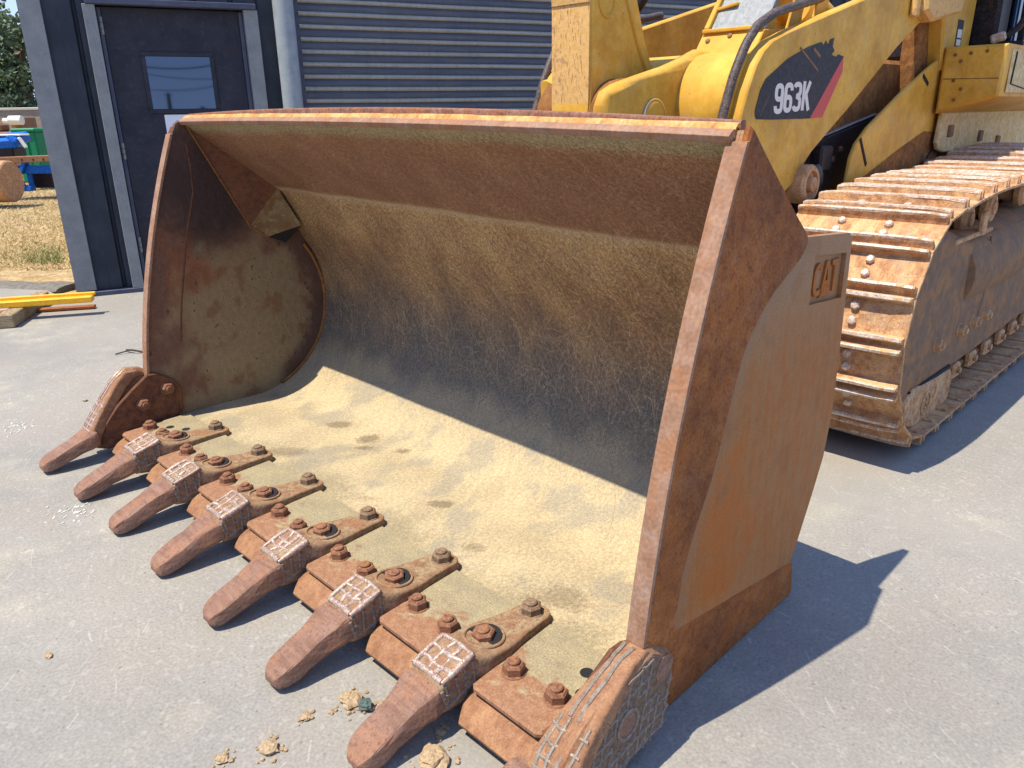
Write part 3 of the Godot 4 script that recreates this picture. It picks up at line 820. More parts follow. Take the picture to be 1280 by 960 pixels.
func build_bucket() -> void:
	var b := thing("loader_bucket", "wide rusty loader bucket, open mouth forward, row of digging teeth resting on the concrete", "bucket", V(XC, 0, -0.8))
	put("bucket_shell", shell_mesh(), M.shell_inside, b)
	# the outside of the shell, 3 cm behind
	var p := shell_profile()
	var poly := PackedVector2Array()
	for q in p: poly.append(q)
	var back := PackedVector2Array()
	for i in range(p.size() - 1, -1, -1):
		var d: Vector2 = (p[mini(i + 1, p.size() - 1)] - p[maxi(i - 1, 0)]).normalized()
		var nn := Vector2(d.y, -d.x)
		back.append(p[i] - nn * 0.022)
	var mb := MB.new()
	for i in back.size() - 1:
		for j in 8:
			var c := []
			for e in [[i, j], [i, j + 1], [i + 1, j + 1], [i + 1, j]]:
				var x := lerpf(XL + 0.027, XR - 0.027, e[1] / 8.0)
				var q: Vector2 = back[e[0]] + skew(x, 1.0 - e[0] / float(back.size() - 1))
				c.append(V(x, q.y, q.x))
			mb.quad(c[0], c[1], c[2], c[3])
	mb.done(30.0, false, true)
	part("shell_back", mb, M.rust_brown, b)

	# ends: a plate, a thicker wear bar along the front edge, a skirt at the bottom
	for side in [0, 1]:
		var out := 1.0 if side == 1 else -1.0
		var x0 := (XR - 0.026) if side == 1 else (XL + 0.026)
		mb = MB.new()
		var ep := end_polygon(side)
		if side == 1:
			# the lettering's sunken panel is cut out of an outer skin over the plate
			mb.prism(ep, V(x0 - 0.004, 0, 0), V(0, 0, 1), V(0, 1, 0), V(1, 0, 0), 0.008, 0.0)
			var skin := ep.duplicate()
			var hole := PackedVector2Array([Vector2(-1.045, 0.969), Vector2(-1.22, 0.953), Vector2(-1.221, 0.843), Vector2(-1.042, 0.856)])
			var cut := PackedVector2Array()
			for i in skin.size():
				cut.append(skin[i])
				if i == 17:        # a slit from the rear top corner to the panel
					for j in [0, 3, 2, 1]: cut.append(hole[j])
					cut.append(hole[0] + Vector2(-0.0004, 0.0))
					cut.append(skin[i] + Vector2(-0.0004, 0.0))
			mb.prism(cut, V(x0 + 0.0045, 0, 0), V(0, 0, 1), V(0, 1, 0), V(1, 0, 0), 0.010, 0.0)
		else:
			mb.prism(ep, V(x0 + 0.004, 0, 0), V(0, 0, 1), V(0, 1, 0), V(-1, 0, 0), 0.018, 0.003)
		mb.end_uv(-0.35, -1.45, 1.3, 0.0)
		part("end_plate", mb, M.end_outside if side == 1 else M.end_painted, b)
		# wear bar
		var wb := PackedVector2Array()
		for i in 13:
			var y := lerpf(0.20, 1.215, i / 12.0)
			wb.append(Vector2(front_edge(y, side) + 0.004, y))
		var wr := [[-0.665, 1.253], [-0.70, 1.249], [-0.84, 1.17], [-0.98, 1.07], [-1.05, 1.01], [-1.07, 0.99], [-1.05, 0.965], [-0.98, 0.92], [-0.90, 0.85], [-0.85, 0.77], [-0.81, 0.69], [-0.78, 0.60], [-0.73, 0.47], [-0.68, 0.37], [-0.64, 0.30], [-0.61, 0.20]]
		if side == 1:
			wr = [[-0.687, 1.253], [-0.70, 1.246], [-0.739, 1.212], [-0.816, 1.149], [-0.90, 1.08], [-0.957, 1.037], [-0.970, 1.024], [-0.975, 1.010], [-0.968, 0.994], [-0.944, 0.975], [-0.894, 0.948], [-0.838, 0.92], [-0.798, 0.89], [-0.76, 0.853], [-0.732, 0.815], [-0.699, 0.723], [-0.666, 0.627], [-0.642, 0.56], [-0.594, 0.471], [-0.556, 0.381], [-0.53, 0.22]]
		for q in wr:
			wb.append(Vector2(q[0], q[1]))
		mb = MB.new()
		mb.prism(wb, V(x0 + out * 0.0105, 0, 0), V(0, 0, 1), V(0, 1, 0), V(out, 0, 0), 0.0175, 0.005)
		part("wear_bar", mb, M.rust_brown, b)
		mb = MB.new()
		var bead_path := []
		for q in wr.slice(7 if side == 1 else 5, wr.size() - 1): bead_path.append(V(x0 + out * 0.0155, q[1], q[0] + 0.001))
		mb.tube(bead_path, 0.0042, 6)  # bead added to bring out the light line along the bar's edge
		part("bar_edge_bead", mb, M.rust_dull, b)
		# the front face of the bar, worn bare
		mb = MB.new()
		var path := []
		for i in 15:
			var y := lerpf(0.22, 1.226, i / 14.0)
			path.append(V(x0 + out * 0.006, y, front_edge(y, side) + 0.003))
		var rings := []
		for q in path: rings.append(ring_at(q, V(1, 0, 0), V(0, -0.2, 1), 0.0225, 0.007, 5.0, 12))
		mb.loft(rings, 40.0)
		part("front_edge", mb, M.rust_edge, b)
		# skirt
		mb = MB.new()
		var sk := PackedVector2Array([Vector2(-0.40, 0.012), Vector2(-0.40, 0.21), Vector2(-0.6, 0.19), Vector2(-1.185, 0.105), Vector2(-1.205, 0.085), Vector2(-1.21, 0.012), Vector2(-1.2, 0.003), Vector2(-0.5, 0.0)])
		if side == 1:
			sk = PackedVector2Array([Vector2(-0.40, 0.012), Vector2(-0.40, 0.25), Vector2(-0.53, 0.236), Vector2(-1.11, 0.145), Vector2(-1.15, 0.125), Vector2(-1.185, 0.02), Vector2(-1.18, 0.003), Vector2(-0.5, 0.0)])
			mb.prism(sk, V(2.408, 0, 0), V(0, 0, 1), V(0.07, 1, 0), V(1, 0, 0), 0.024, 0.004)
		else:
			mb.prism(sk, V(x0 + 0.008 * out, 0, 0), V(0, 0, 1), V(0, 1, 0), V(out, 0, 0), 0.02, 0.004)
		part("skirt_plate", mb, M.rust_brown, b)
		if side == 1:
			mb = MB.new()
			bar(mb, V(2.447, 0.234, -0.54), V(2.444, 0.144, -1.10), 0.008, 0.008)
			part("weld_seam", mb, M.rust_brown, b)
	# underside of the bucket
	mb = MB.new()
	mb.prism(PackedVector2Array([Vector2(-0.45, 0.006), Vector2(-0.45, 0.046), Vector2(-1.12, 0.046), Vector2(-1.16, 0.02), Vector2(-1.0, 0.004)]), V(XL + 0.04, 0, 0), V(0, 0, 1), V(0, 1, 0), V(1, 0, 0), XR - XL - 0.12, 0.004)
	part("wear_plate", mb, M.rust_brown, b)

	# sunken maker's mark on the right end
	var tm := TextMesh.new()
	tm.text = "CAT"
	var sf := SystemFont.new(); sf.font_names = PackedStringArray(["Droid Sans"]); sf.font_weight = 700
	tm.font = sf
	tm.font_size = 64
	tm.pixel_size = 0.002
	tm.depth = 0.012
	var ab := tm.get_aabb()
	var lx := put("raised_lettering", tm, M.rust_wear, b)
	var ctr := ab.position + ab.size / 2
	var sc := Vector3(0.135 / ab.size.x, 0.078 / ab.size.y, 0.7)
	lx.transform = Transform3D(Basis(V(0, 0, -1) * sc.x, V(0, 1, 0) * sc.y, V(1, 0, 0) * sc.z), V(XR - 0.0205, 0.906, -1.131) - b.position - V(0, 0, -1) * sc.x * ctr.x - V(0, 1, 0) * sc.y * ctr.y)
	mb = MB.new()
	mb.prism(PackedVector2Array([Vector2(-1.10, 0.861), Vector2(-1.165, 0.861), Vector2(-1.132, 0.894)]), V(XR - 0.022, 0, 0), V(0, 0, 1), V(0, 1, 0), V(1, 0, 0), 0.0065, 0.002)
	part("raised_triangle", mb, M.rust_wear, b)

	# lip: the plate's thick edge, a ledge coloured as if sunlit and a flat bar standing behind
	var lip := [[], [], []]
	for i in 33:
		var x := lerpf(XL + 0.03, XR - 0.03, i / 32.0)
		var sk := skew(x, 1.0)
		var y := 1.238 + sk.y
		var fz := -0.672 + sk.x
		var m := (x - XC) / 1.22
		lip[0].append(ring_at(V(x, y + 0.002, fz - 0.001), V(0, 0.83, 0.55), V(0, -0.55, 0.83), 0.0095, 0.012, 5.0, 14))
		lip[1].append(ring_at(V(x, y + 0.011 + rng.randf() * 0.002, fz - 0.017 + rng.randf() * 0.002), V(0, 0.66, 0.75), V(0, -0.75, 0.66), 0.008, 0.015, 3.0, 12))
		lip[2].append(ring_at(V(x, y + 0.012 + 0.012 * (1 - m * m), fz - 0.036), V(0, 1, 0.0), V(0, 0.0, 1), 0.018, 0.010, 6.0, 14))
	for i in 3:
		mb = MB.new()
		mb.loft(lip[i], 40.0)
		part(["lip_edge", "lip_ledge", "lip_bar"][i], mb, [M.rust_edge, M.rust_lit_ledge, M.rust_bar][i], b)

	# left end, inside: corner gusset, the soil packed below it, the round liner and the weld lines
	var A := V(0.012, 1.262, -0.715)
	var G1 := V(0.075, 0.995, -1.045)
	var G2 := V(0.012, 0.84, -0.93)
	var G3 := V(0.10, 0.83, -1.125)
	var G4 := V(0.012, 0.785, -1.01)
	mb = MB.new()
	mb.tri(A, G2, G1); mb.done(0, false)
	mb.tri(A, G1, V(0.01, 1.0, -1.0)); mb.done(0, false)
	part("corner_gusset", mb, M.rust_inner, b)
	mb = MB.new()
	mb.tri(G1, G2, G4); mb.tri(G1, G4, G3); mb.done(0, false)
	part("gusset_foot", mb, M.end_soil, b)
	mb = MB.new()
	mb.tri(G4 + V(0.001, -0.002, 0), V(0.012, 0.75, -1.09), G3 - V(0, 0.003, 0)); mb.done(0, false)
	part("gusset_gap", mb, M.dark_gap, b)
	mb = MB.new()
	mb.tube([A + V(0.003, 0.0, 0.002), A.lerp(G1, 0.5) + V(0.003, 0.003, 0.003), G1], 0.0035, 6)
	mb.tube([A + V(0.003, 0.0, 0.002), A.lerp(G2, 0.5) + V(0.002, 0, 0.003), G2, G4], 0.004, 6)
	part("gusset_weld", mb, M.rust_dull, b)
	# the rusty rim where the end wall meets the shell
	mb = MB.new()
	var rim := []
	for i in 25:
		var t := deg_to_rad(lerpf(18.0, 128.0, i / 24.0))
		rim.append(V(0.018, 0.49 - 0.398 * cos(t), -0.86 - 0.398 * sin(t)))
	mb.tube(rim, 0.008, 8)
	part("liner_rim", mb, M.rust_dull, b)
	mb = MB.new()
	var ridge := []
	for q in [[1.19, -0.705], [1.10, -0.71], [1.0, -0.705], [0.86, -0.66], [0.7, -0.62], [0.55, -0.585], [0.4, -0.56]]:
		ridge.append(V(0.009, q[0], q[1]))
	mb.tube(ridge, 0.004, 8)
	part("end_ridge", mb, M.rust_inner, b)

	build_edge(b)


func build_edge(b: Node3D) -> void:
	# base edge: the plate under the teeth
	var mb := MB.new()
	mb.prism(PackedVector2Array([Vector2(-0.255, 0.058), Vector2(-0.275, 0.083), Vector2(-0.532, 0.083), Vector2(-0.532, 0.045), Vector2(-0.26, 0.045)]), V(XL + 0.03, 0, 0), V(0, 0, 1), V(0, 1, 0), V(1, 0, 0), XR - XL - 0.06, 0.003)
	part("base_edge", mb, M.base_soil, b)
	# the joint between base edge and floor, filled unevenly with dirt
	mb = MB.new()
	var joint := []
	for i in 60:
		joint.append(V(lerpf(XL + 0.04, XR - 0.04, i / 59.0), 0.082 + rng.randf() * 0.003, -0.531 + rng.randfn(0, 0.0015)))
	mb.tube(joint, 0.004, 6)
	part("floor_joint", mb, M.base_soil, b)
	# bare bolt holes in the plate
	mb = MB.new()
	for q in [[0.155, -0.405], [0.225, -0.44], [2.335, -0.392], [2.30, -0.45]]:
		mb.lathe([[0.016, 0.0], [0.016, 0.0012]], V(q[0], 0.1012, q[1]), V(0, 1, 0), 16)
	part("bolt_hole", mb, M.dark_gap, b)

	# bolt-on segments between the teeth
	for k in 7:
		var x := k * PITCH
		var x0 := x + 0.066 + rng.randf() * 0.003
		var x1 := x + PITCH - 0.066 - rng.randf() * 0.003
		var sy := rng.randfn(0, 0.0015)
		mb = MB.new()
		var r := 0.012
		var plan := PackedVector2Array([Vector2(x0, -0.254), Vector2(x0 + r, -0.245), Vector2(x1 - r, -0.243), Vector2(x1, -0.252), Vector2(x1 + 0.01, -0.40), Vector2(x1 + 0.018, -0.526), Vector2(x0 - 0.018, -0.527), Vector2(x0 - 0.01, -0.40)])
		mb.prism(plan, V(0, 0.0835 + sy * 0.2, 0), V(1, 0, 0), V(0, 0, 1), V(0, 1, 0), 0.018, 0.005)
		mb.plan_uv(0.0, 7 * PITCH, -0.235, -0.53)
		var seg := part("edge_segment", mb, M.segment_top, b)
		# its lower blade reaching forward
		mb = MB.new()
		var rings := []
		for q in [[-0.272, 0.064, 0.017], [-0.25, 0.060, 0.0155], [-0.228, 0.052, 0.013], [-0.208, 0.043, 0.009], [-0.196, 0.036, 0.004]]:
			var hw: float = (x1 - x0) / 2 + 0.008 - maxf(0.0, (q[0] + 0.235) * 0.55)
			rings.append(ring_at(V((x0 + x1) / 2, q[1] + sy, q[0]), V(1, 0, 0), V(0, 1, 0.25).normalized(), hw, q[2], 9.0, 28))
		mb.loft(rings, 45.0)
		part("segment_blade", mb, M.rust_orange, seg)
		for i in 2:
			mb = MB.new()
			mb.bolt(V(x + [0.110, 0.234][i] + rng.randfn(0, 0.002), 0.101 + sy * 0.2, -0.342 + rng.randfn(0, 0.003)), V(rng.randfn(0, 0.025), 1, rng.randfn(0, 0.025)).normalized(), 0.0255, 0.026, rng.randf() * 3.0)
			part("bolt", mb, M.bolt_rust, seg)

	# six adapters with their tips, then the two at the corners
	for k in range(1, 7):
		var x := k * PITCH
		make_adapter(b, x, k)
	make_corner(b, 0.0, -1.0)
	make_corner(b, 7 * PITCH, 1.0)


func bead(n: int, r: float) -> Array:
	var a := []
	for i in n: a.append(r * rng.randf_range(0.6, 1.75))
	return a


func tip_mesh(x: float, yb: float, zb: float, seed_: int) -> MB:
	# zb: z of the tip's rear, yb: height of its middle there
	var mb := MB.new()
	var f := FastNoiseLite.new(); f.seed = seed_; f.frequency = 9.0; f.fractal_octaves = 2
	var rings := []
	# distance from the nose, half width, top, bottom
	for q in [[0.0, 0.017, 0.030, 0.018, 0.88], [0.003, 0.025, 0.036, 0.013, 0.90], [0.010, 0.033, 0.043, 0.010, 0.91], [0.026, 0.0405, 0.053, 0.010, 0.90], [0.055, 0.047, 0.066, 0.017, 0.80], [0.085, 0.051, 0.079, 0.027, 0.70], [0.115, 0.052, 0.091, 0.037, 0.66], [0.14, 0.0535, 0.101, 0.045, 0.70], [0.16, 0.056, 0.108, 0.050, 0.78], [0.178, 0.0585, 0.114, 0.053, 0.82], [0.197, 0.059, 0.118, 0.058, 0.82], [0.206, 0.056, 0.117, 0.060, 0.80]]:
		var c := V(x, (q[2] + q[3]) / 2 + yb, -q[0] + zb + 0.206)
		var hh: float = (q[2] - q[3]) / 2
		var ring := PackedVector3Array()
		for p in [[-1, 1.0], [-0.5, 1.02], [0, 1.03], [0.5, 1.02], [1, 1.0], [1.12, 0.86], [1.2, 0.5], [1.25, 0.0], [1.3, -0.5], [1.2, -0.9], [0.7, -1.0], [0, -1.02], [-0.7, -1.0], [-1.2, -0.9], [-1.3, -0.5], [-1.25, 0.0], [-1.2, 0.5], [-1.12, 0.86]]:
			var k: float = lerpf(absf(p[0]), 1.0, 0.0)
			var px: float = signf(p[0]) * (k * q[4] if k <= 1.0 else lerpf(q[4], 1.0, (k - 1.0) / 0.3))
			var d := V(px * q[1], p[1] * hh, 0)
			var w := c + d
			d *= 1.0 + 0.09 * f.get_noise_3d(w.x * 1.5, w.y * 1.5, w.z * 1.5)
			d += V(1, 0.5, 0) * 0.0016 * f.get_noise_3d(w.x * 9.0, w.y * 9.0 + 3.0, w.z * 6.0)
			ring.append(c + d)
		ring.reverse()
		rings.append(ring)
	mb.loft(rings, 22.0)
	return mb


func make_adapter(b: Node3D, x: float, k: int) -> void:
	var mb := MB.new()
	var rings := []
	var jig := rng.randfn(0, 0.002)
	# z, half width, top, bottom, roundness
	for q in [[-0.172, 0.050, 0.115, 0.055, 7], [-0.180, 0.054, 0.128, 0.050, 7], [-0.20, 0.054, 0.136, 0.046, 8], [-0.262, 0.0545, 0.154, 0.040, 8], [-0.272, 0.056, 0.156, 0.038, 7], [-0.281, 0.060, 0.150, 0.036, 6], [-0.30, 0.064, 0.142, 0.036, 6], [-0.33, 0.066, 0.134, 0.08, 6], [-0.37, 0.066, 0.129, 0.0815, 6], [-0.41, 0.060, 0.124, 0.0815, 6], [-0.45, 0.051, 0.120, 0.0815, 7], [-0.50, 0.0455, 0.117, 0.0815, 7], [-0.53, 0.043, 0.115, 0.0815, 7], [-0.545, 0.036, 0.114, 0.0815, 7], [-0.554, 0.024, 0.112, 0.0815, 7], [-0.557, 0.012, 0.108, 0.0815, 6]]:
		rings.append(ring_at(V(x, (q[2] + q[3]) / 2, q[0]), V(1, 0, 0), V(0, 1, 0), q[1], (q[2] - q[3]) / 2, q[4], 36))
	mb.loft(rings, 32.0)
	# lower jaw under the base edge
	mb.box(Transform3D(Basis.IDENTITY, V(x, 0.035, -0.36)), V(0.09, 0.018, 0.16), 0.006)
	# rim of the front bolt's recess
	var rim := []
	for i in 22:
		var w := TAU * i / 22.0
		rim.append(V(x + 0.047 * cos(w), 0.1325 + 0.0055 * sin(w), -0.352 + 0.047 * sin(w)))
	mb.tube(rim, 0.0045, 8, false, true)
	var ad := part("tooth_adapter", mb, M.strap_steel, b)
	mb = MB.new()
	mb.lathe([[0.043, 0.0], [0.043, 0.0012]], V(x, 0.1318, -0.352), V(0, 0.995, 0.1).normalized(), 20)
	part("bolt_recess", mb, M.dark_gap, ad)
	mb = MB.new()
	mb.bolt(V(x + rng.randfn(0, 0.003), 0.129, -0.353), V(rng.randfn(0, 0.03), 1, 0.06).normalized(), 0.0275, 0.020, rng.randf() * 3)
	part("bolt", mb, M.bolt_rust, ad)
	mb = MB.new()
	mb.bolt(V(x + rng.randfn(0, 0.002), 0.1155, -0.512), V(rng.randfn(0, 0.02), 1, 0.02).normalized(), 0.0265, 0.025, rng.randf() * 3)
	part("bolt", mb, M.bolt_dull, ad)
	part("tooth_tip", tip_mesh(x + jig, 0.004 + rng.randfn(0, 0.002), -0.185 + rng.randfn(0, 0.002), 200 + k), M.tooth_steel, ad)
	# hardfacing beads: a grid over the nose block
	mb = MB.new()
	var top := func(u: float, z: float) -> Vector3: return V(x + u, 0.1345 + (-0.20 - z) * 0.29, z)
	for u in [-0.015 + rng.randfn(0, 0.003), 0.017 + rng.randfn(0, 0.003)]:
		var l := []
		for i in 7: l.append(top.call(u + rng.randfn(0, 0.003), lerpf(-0.183, -0.272, i / 6.0)) - V(0, rng.randf() * 0.002, 0))
		mb.tube(l, bead(7, 0.0056), 8)
	for z in [-0.213 + rng.randfn(0, 0.003), -0.244 + rng.randfn(0, 0.003)]:
		var l := []
		for i in 7: l.append(top.call(lerpf(-0.046, 0.046, i / 6.0), z + rng.randfn(0, 0.0035)) - V(0, rng.randf() * 0.002, 0))
		mb.tube(l, bead(7, 0.0056), 8)
	mb.box(Transform3D(Basis.from_euler(V(0.29, 0, 0)), V(x, 0.1335, -0.186)), V(0.092, 0.01, 0.012), 0.004)
	mb.tube([top.call(0.049, -0.182), top.call(0.05, -0.23), top.call(0.049, -0.272)], bead(3, 0.0066), 8)
	mb.tube([top.call(-0.048, -0.182), top.call(-0.05, -0.23), top.call(-0.049, -0.272)], bead(3, 0.0066), 8)
	mb.tube([top.call(-0.046, -0.186), top.call(0.0, -0.188), top.call(0.046, -0.186)], 0.0085, 8)
	mb.tube([top.call(-0.05, -0.272) + V(0, -0.002, 0), top.call(0.0, -0.275), top.call(0.05, -0.272) + V(0, -0.002, 0)], 0.006, 8)
	part("hardfacing", mb, M.hard_metal, ad)
	for s in [1.0, -1.0]:
		mb = MB.new()
		for y in [0.066, 0.095]:
			var l := []
			for i in 5: l.append(V(x + s * 0.0545, y + i * 0.005 + rng.randfn(0, 0.002), lerpf(-0.186, -0.268, i / 4.0)))
			mb.tube(l, bead(5, 0.0032), 6)
		for z in [-0.188, -0.216, -0.243, -0.267]:
			var y1: float = 0.126 - (z + 0.2) * 0.25
			mb.tube([V(x + s * 0.0525, 0.066, z), V(x + s * 0.0548, 0.08, z + rng.randfn(0, 0.003)), V(x + s * 0.0535, y1, z)], bead(3, 0.0034), 6)
		part("hardfacing", mb, M.hard_dull, ad)
	mb = MB.new()
	# key between the jaw and the tip
	mb.box(Transform3D(Basis.from_euler(V(0.25, 0, 0)), V(x + 0.056, 0.092, -0.182)), V(0.006, 0.052, 0.009), 0.002)
	part("retaining_key", mb, M.hard_dull, ad)


func make_corner(b: Node3D, x: float, s: float) -> void:
	# s: outward direction
	var mb := MB.new()
	# outer cheek, in (z, y)
	var cheek := PackedVector2Array()
	var left := [[-0.165, 0.035], [-0.152, 0.075], [-0.158, 0.115], [-0.183, 0.16], [-0.235, 0.225], [-0.295, 0.30], [-0.335, 0.33], [-0.39, 0.32], [-0.50, 0.245], [-0.51, 0.20], [-0.47, 0.09], [-0.45, 0.03], [-0.3, 0.014], [-0.2, 0.018]]
	var right := [[-0.165, 0.03], [-0.15, 0.08], [-0.165, 0.14], [-0.21, 0.185], [-0.257, 0.213], [-0.345, 0.246], [-0.415, 0.268], [-0.445, 0.268], [-0.505, 0.228], [-0.522, 0.20], [-0.525, 0.155], [-0.505, 0.06], [-0.46, 0.03], [-0.31, 0.016], [-0.2, 0.02]]
	for q in (right if s > 0 else left): cheek.append(Vector2(q[0], q[1]))
	var inner := x - s * 0.012
	mb.prism(cheek, V(inner + s * 0.024, 0, 0), V(0, 0, 1), V(0, 1, 0), V(s, 0, 0), 0.05, 0.012, 40.0)
	# spine, wider than the cheek at the foot
	var keys := [[-0.160, 0.070, 0.054], [-0.168, 0.105, 0.056], [-0.196, 0.146, 0.053], [-0.246, 0.21, 0.047], [-0.30, 0.275, 0.04], [-0.34, 0.305, 0.034], [-0.39, 0.303, 0.026]]
	if s > 0: keys = [[-0.160, 0.066, 0.054], [-0.168, 0.095, 0.056], [-0.20, 0.135, 0.052], [-0.262, 0.185, 0.045], [-0.33, 0.222, 0.036], [-0.395, 0.25, 0.028], [-0.44, 0.256, 0.022]]
	var rings := []
	for q in keys:
		rings.append(ring_at(V(x + s * (0.026 + 0.3 * (0.054 - q[2])), q[1], q[0]), V(1, 0, 0), V(0, 0.62, 0.78), q[2], 0.026, 5.0, 22))
	mb.loft(rings, 40.0)
	var ad := part("corner_adapter", mb, M.rust_orange, b)
	# the cheek's worn outer face
	mb = MB.new()
	var face := PackedVector2Array()
	for q in cheek: face.append(Vector2(-0.35, 0.14) + (q - Vector2(-0.35, 0.14)) * 0.90)
	mb.prism(face, V(x + s * 0.061, 0, 0), V(0, 0, 1), V(0, 1, 0), V(s, 0, 0), 0.0025, 0.001)
	part("worn_face", mb, M.hard_base, ad)
	# inner cheek lapping over the end wall, with two bolts
	mb = MB.new()
	var lap := PackedVector2Array([Vector2(-0.2, 0.088), Vector2(-0.205, 0.14), Vector2(-0.26, 0.20), Vector2(-0.33, 0.255), Vector2(-0.395, 0.30), Vector2(-0.43, 0.298), Vector2(-0.50, 0.255), Vector2(-0.525, 0.21), Vector2(-0.52, 0.12), Vector2(-0.48, 0.088)])
	if s > 0:
		for i in lap.size(): lap[i] = Vector2(lap[i].x - 0.02, 0.088 + (lap[i].y - 0.088) * 0.7)
	var xi := x - s * 0.026
	mb.prism(lap, V(xi + s * 0.012, 0, 0), V(0, 0, 1), V(0, 1, 0), V(-s, 0, 0), 0.017, 0.005)
	mb.box(Transform3D(Basis.IDENTITY, V(x + s * 0.005, 0.07, -0.24)), V(0.075, 0.08, 0.11), 0.014)
	part("inner_cheek", mb, M.rust_inner, ad)
	for q in ([[-0.464, 0.225], [-0.36, 0.182]] if s < 0 else [[-0.47, 0.17]]):
		mb = MB.new()
		mb.bolt(V(xi - s * 0.006, q[1], q[0]), V(-s, 0, 0), 0.024, 0.022, 0.4)
		part("bolt", mb, M.bolt_rust, ad)
	part("tooth_tip", tip_mesh(x - s * 0.004, 0.004, -0.165, 230 + int(s)), M.tooth_steel, ad)
	# hardfacing on the spine
	mb = MB.new()
	var sp := func(t: float, u: float) -> Vector3:
		var i := mini(int(t * 5.999), 5)
		var f := t * 6.0 - i
		var c := V(x + s * 0.028 + u, lerpf(keys[i][1], keys[i + 1][1], f), lerpf(keys[i][0], keys[i + 1][0], f))
		return c + V(0, 0.62, 0.78) * (0.0255 - 2.0 * u * u)
	for u in [-0.034, -0.012, 0.012, 0.034]:
		var l := []
		for i in 7: l.append(sp.call(i / 12.0, u + rng.randfn(0, 0.002)))
		mb.tube(l, [0.004, 0.0055, 0.004, 0.005, 0.0055, 0.004, 0.004], 7)
	for t in [0.03, 0.1, 0.17, 0.24, 0.31, 0.38, 0.45]:
		var l := []
		for i in 5: l.append(sp.call(t + rng.randfn(0, 0.006), lerpf(-0.042, 0.042, i / 4.0)))
		mb.tube(l, [0.004, 0.005, 0.0045, 0.0055, 0.004], 7)
	for u in [-0.016, 0.004]:
		var l := []
		for i in 8: l.append(sp.call(lerpf(0.5, 0.97, i / 7.0), u + rng.randfn(0, 0.0015)))
		mb.tube(l, 0.005, 7)
	part("hardfacing", mb, M.hard_dull if s > 0 else M.hard_metal, ad)
	# and a coarse grid on the outer cheek round a bolt's boss
	mb = MB.new()
	var fx := x - s * 0.012 + s * 0.0745
	var inside := func(z: float, y: float) -> bool: return Geometry2D.is_point_in_polygon(Vector2(z, y), cheek) and Vector2(z + 0.36, y - 0.135).length() > 0.036 and Vector2(z + 0.48, y - 0.20).length() > 0.036
	for i in 13:
		var z0 := -0.185 - i * 0.03 + rng.randfn(0, 0.003)
		var l := []
		for j in 28:
			var y := 0.03 + j * 0.0095
			var z := z0 - (y - 0.1) * 0.22 + rng.randfn(0, 0.0012)
			if inside.call(z + 0.012, y - 0.01) and inside.call(z - 0.012, y + 0.014): l.append(V(fx, y, z))
			else:
				if l.size() > 2: mb.tube(l, 0.004, 6)
				l = []
		if l.size() > 2: mb.tube(l, 0.004, 6)
	for i in 8:
		var y0 := 0.045 + i * 0.032 + rng.randfn(0, 0.003)
		var l := []
		for j in 44:
			var z := -0.17 - j * 0.0092
			var y := y0 + (z + 0.37) * -0.1 + rng.randfn(0, 0.0012)
			if inside.call(z + 0.012, y - 0.01) and inside.call(z - 0.012, y + 0.014): l.append(V(fx, y, z))
			else:
				if l.size() > 2: mb.tube(l, 0.0042, 6)
				l = []
		if l.size() > 2: mb.tube(l, 0.0042, 6)
	var ring := []
	for i in 20:
		ring.append(V(fx, 0.135 + 0.032 * sin(TAU * i / 20.0), -0.36 + 0.032 * cos(TAU * i / 20.0)))
	mb.tube(ring, 0.005, 7, false, true)
	part("hardfacing", mb, M.hard_dull, ad)
	mb = MB.new()
	mb.lathe([[0.028, -0.004], [0.028, 0.002], [0.025, 0.004]], V(fx - s * 0.002, 0.135, -0.36), V(s, 0, 0), 18)
	mb.lathe([[0.03, -0.004], [0.03, 0.004], [0.02, 0.006]], V(fx - s * 0.002, 0.20, -0.48), V(s, 0, 0), 18)
	part("pin_boss", mb, M.tooth_steel, ad)


# ------------------------------------------------------------------ the crawler loader
const TX := 2.085       # middle of the right track
const TW := 0.55

# the track's closed path (plate's outer face) as [point (z, y), direction] at arc length s
var track_pts := PackedVector2Array()
var track_len := PackedFloat32Array()


func make_track_path() -> void:
	var ci := Vector2(-2.50, 0.49); var ri := 0.442       # idler
	var cs := Vector2(-4.62, 0.60); var rs := 0.442       # sprocket
	var pts := []
	for i in 41:      # idler, from its bottom round the front to the top
		var t := deg_to_rad(lerpf(-88.0, 93.0, i / 40.0))
		pts.append(ci + Vector2(cos(t), sin(t)) * ri)
	for i in range(1, 20):      # upper run, sagging a little over the carrier rollers
		var f := i / 20.0
		pts.append(Vector2(lerpf(-2.523, -4.6, f), lerpf(0.932, 1.042, f) + 0.012 * sin(f * PI * 3.0)))
	for i in 31:
		var t := deg_to_rad(lerpf(92.0, 255.0, i / 30.0))
		pts.append(cs + Vector2(cos(t), sin(t)) * rs)
	pts.append(Vector2(-4.45, 0.075))
	pts.append(Vector2(-4.2, 0.05))
	for i in range(1, 12): pts.append(Vector2(lerpf(-4.2, -2.485, i / 12.0), 0.046))
	track_pts = PackedVector2Array(pts)
	track_len = PackedFloat32Array([0.0])
	for i in range(1, pts.size() + 1):
		track_len.append(track_len[i - 1] + track_pts[i - 1].distance_to(track_pts[i % pts.size()]))


func track_at(s: float) -> Vector2:
	var total := track_len[track_len.size() - 1]
	s = fposmod(s, total)
	var lo := 0
	var hi := track_len.size() - 1
	while hi - lo > 1:
		var m := (lo + hi) / 2
		if track_len[m] <= s: lo = m
		else: hi = m
	return track_pts[lo].lerp(track_pts[hi % track_pts.size()], (s - track_len[lo]) / (track_len[hi] - track_len[lo]))


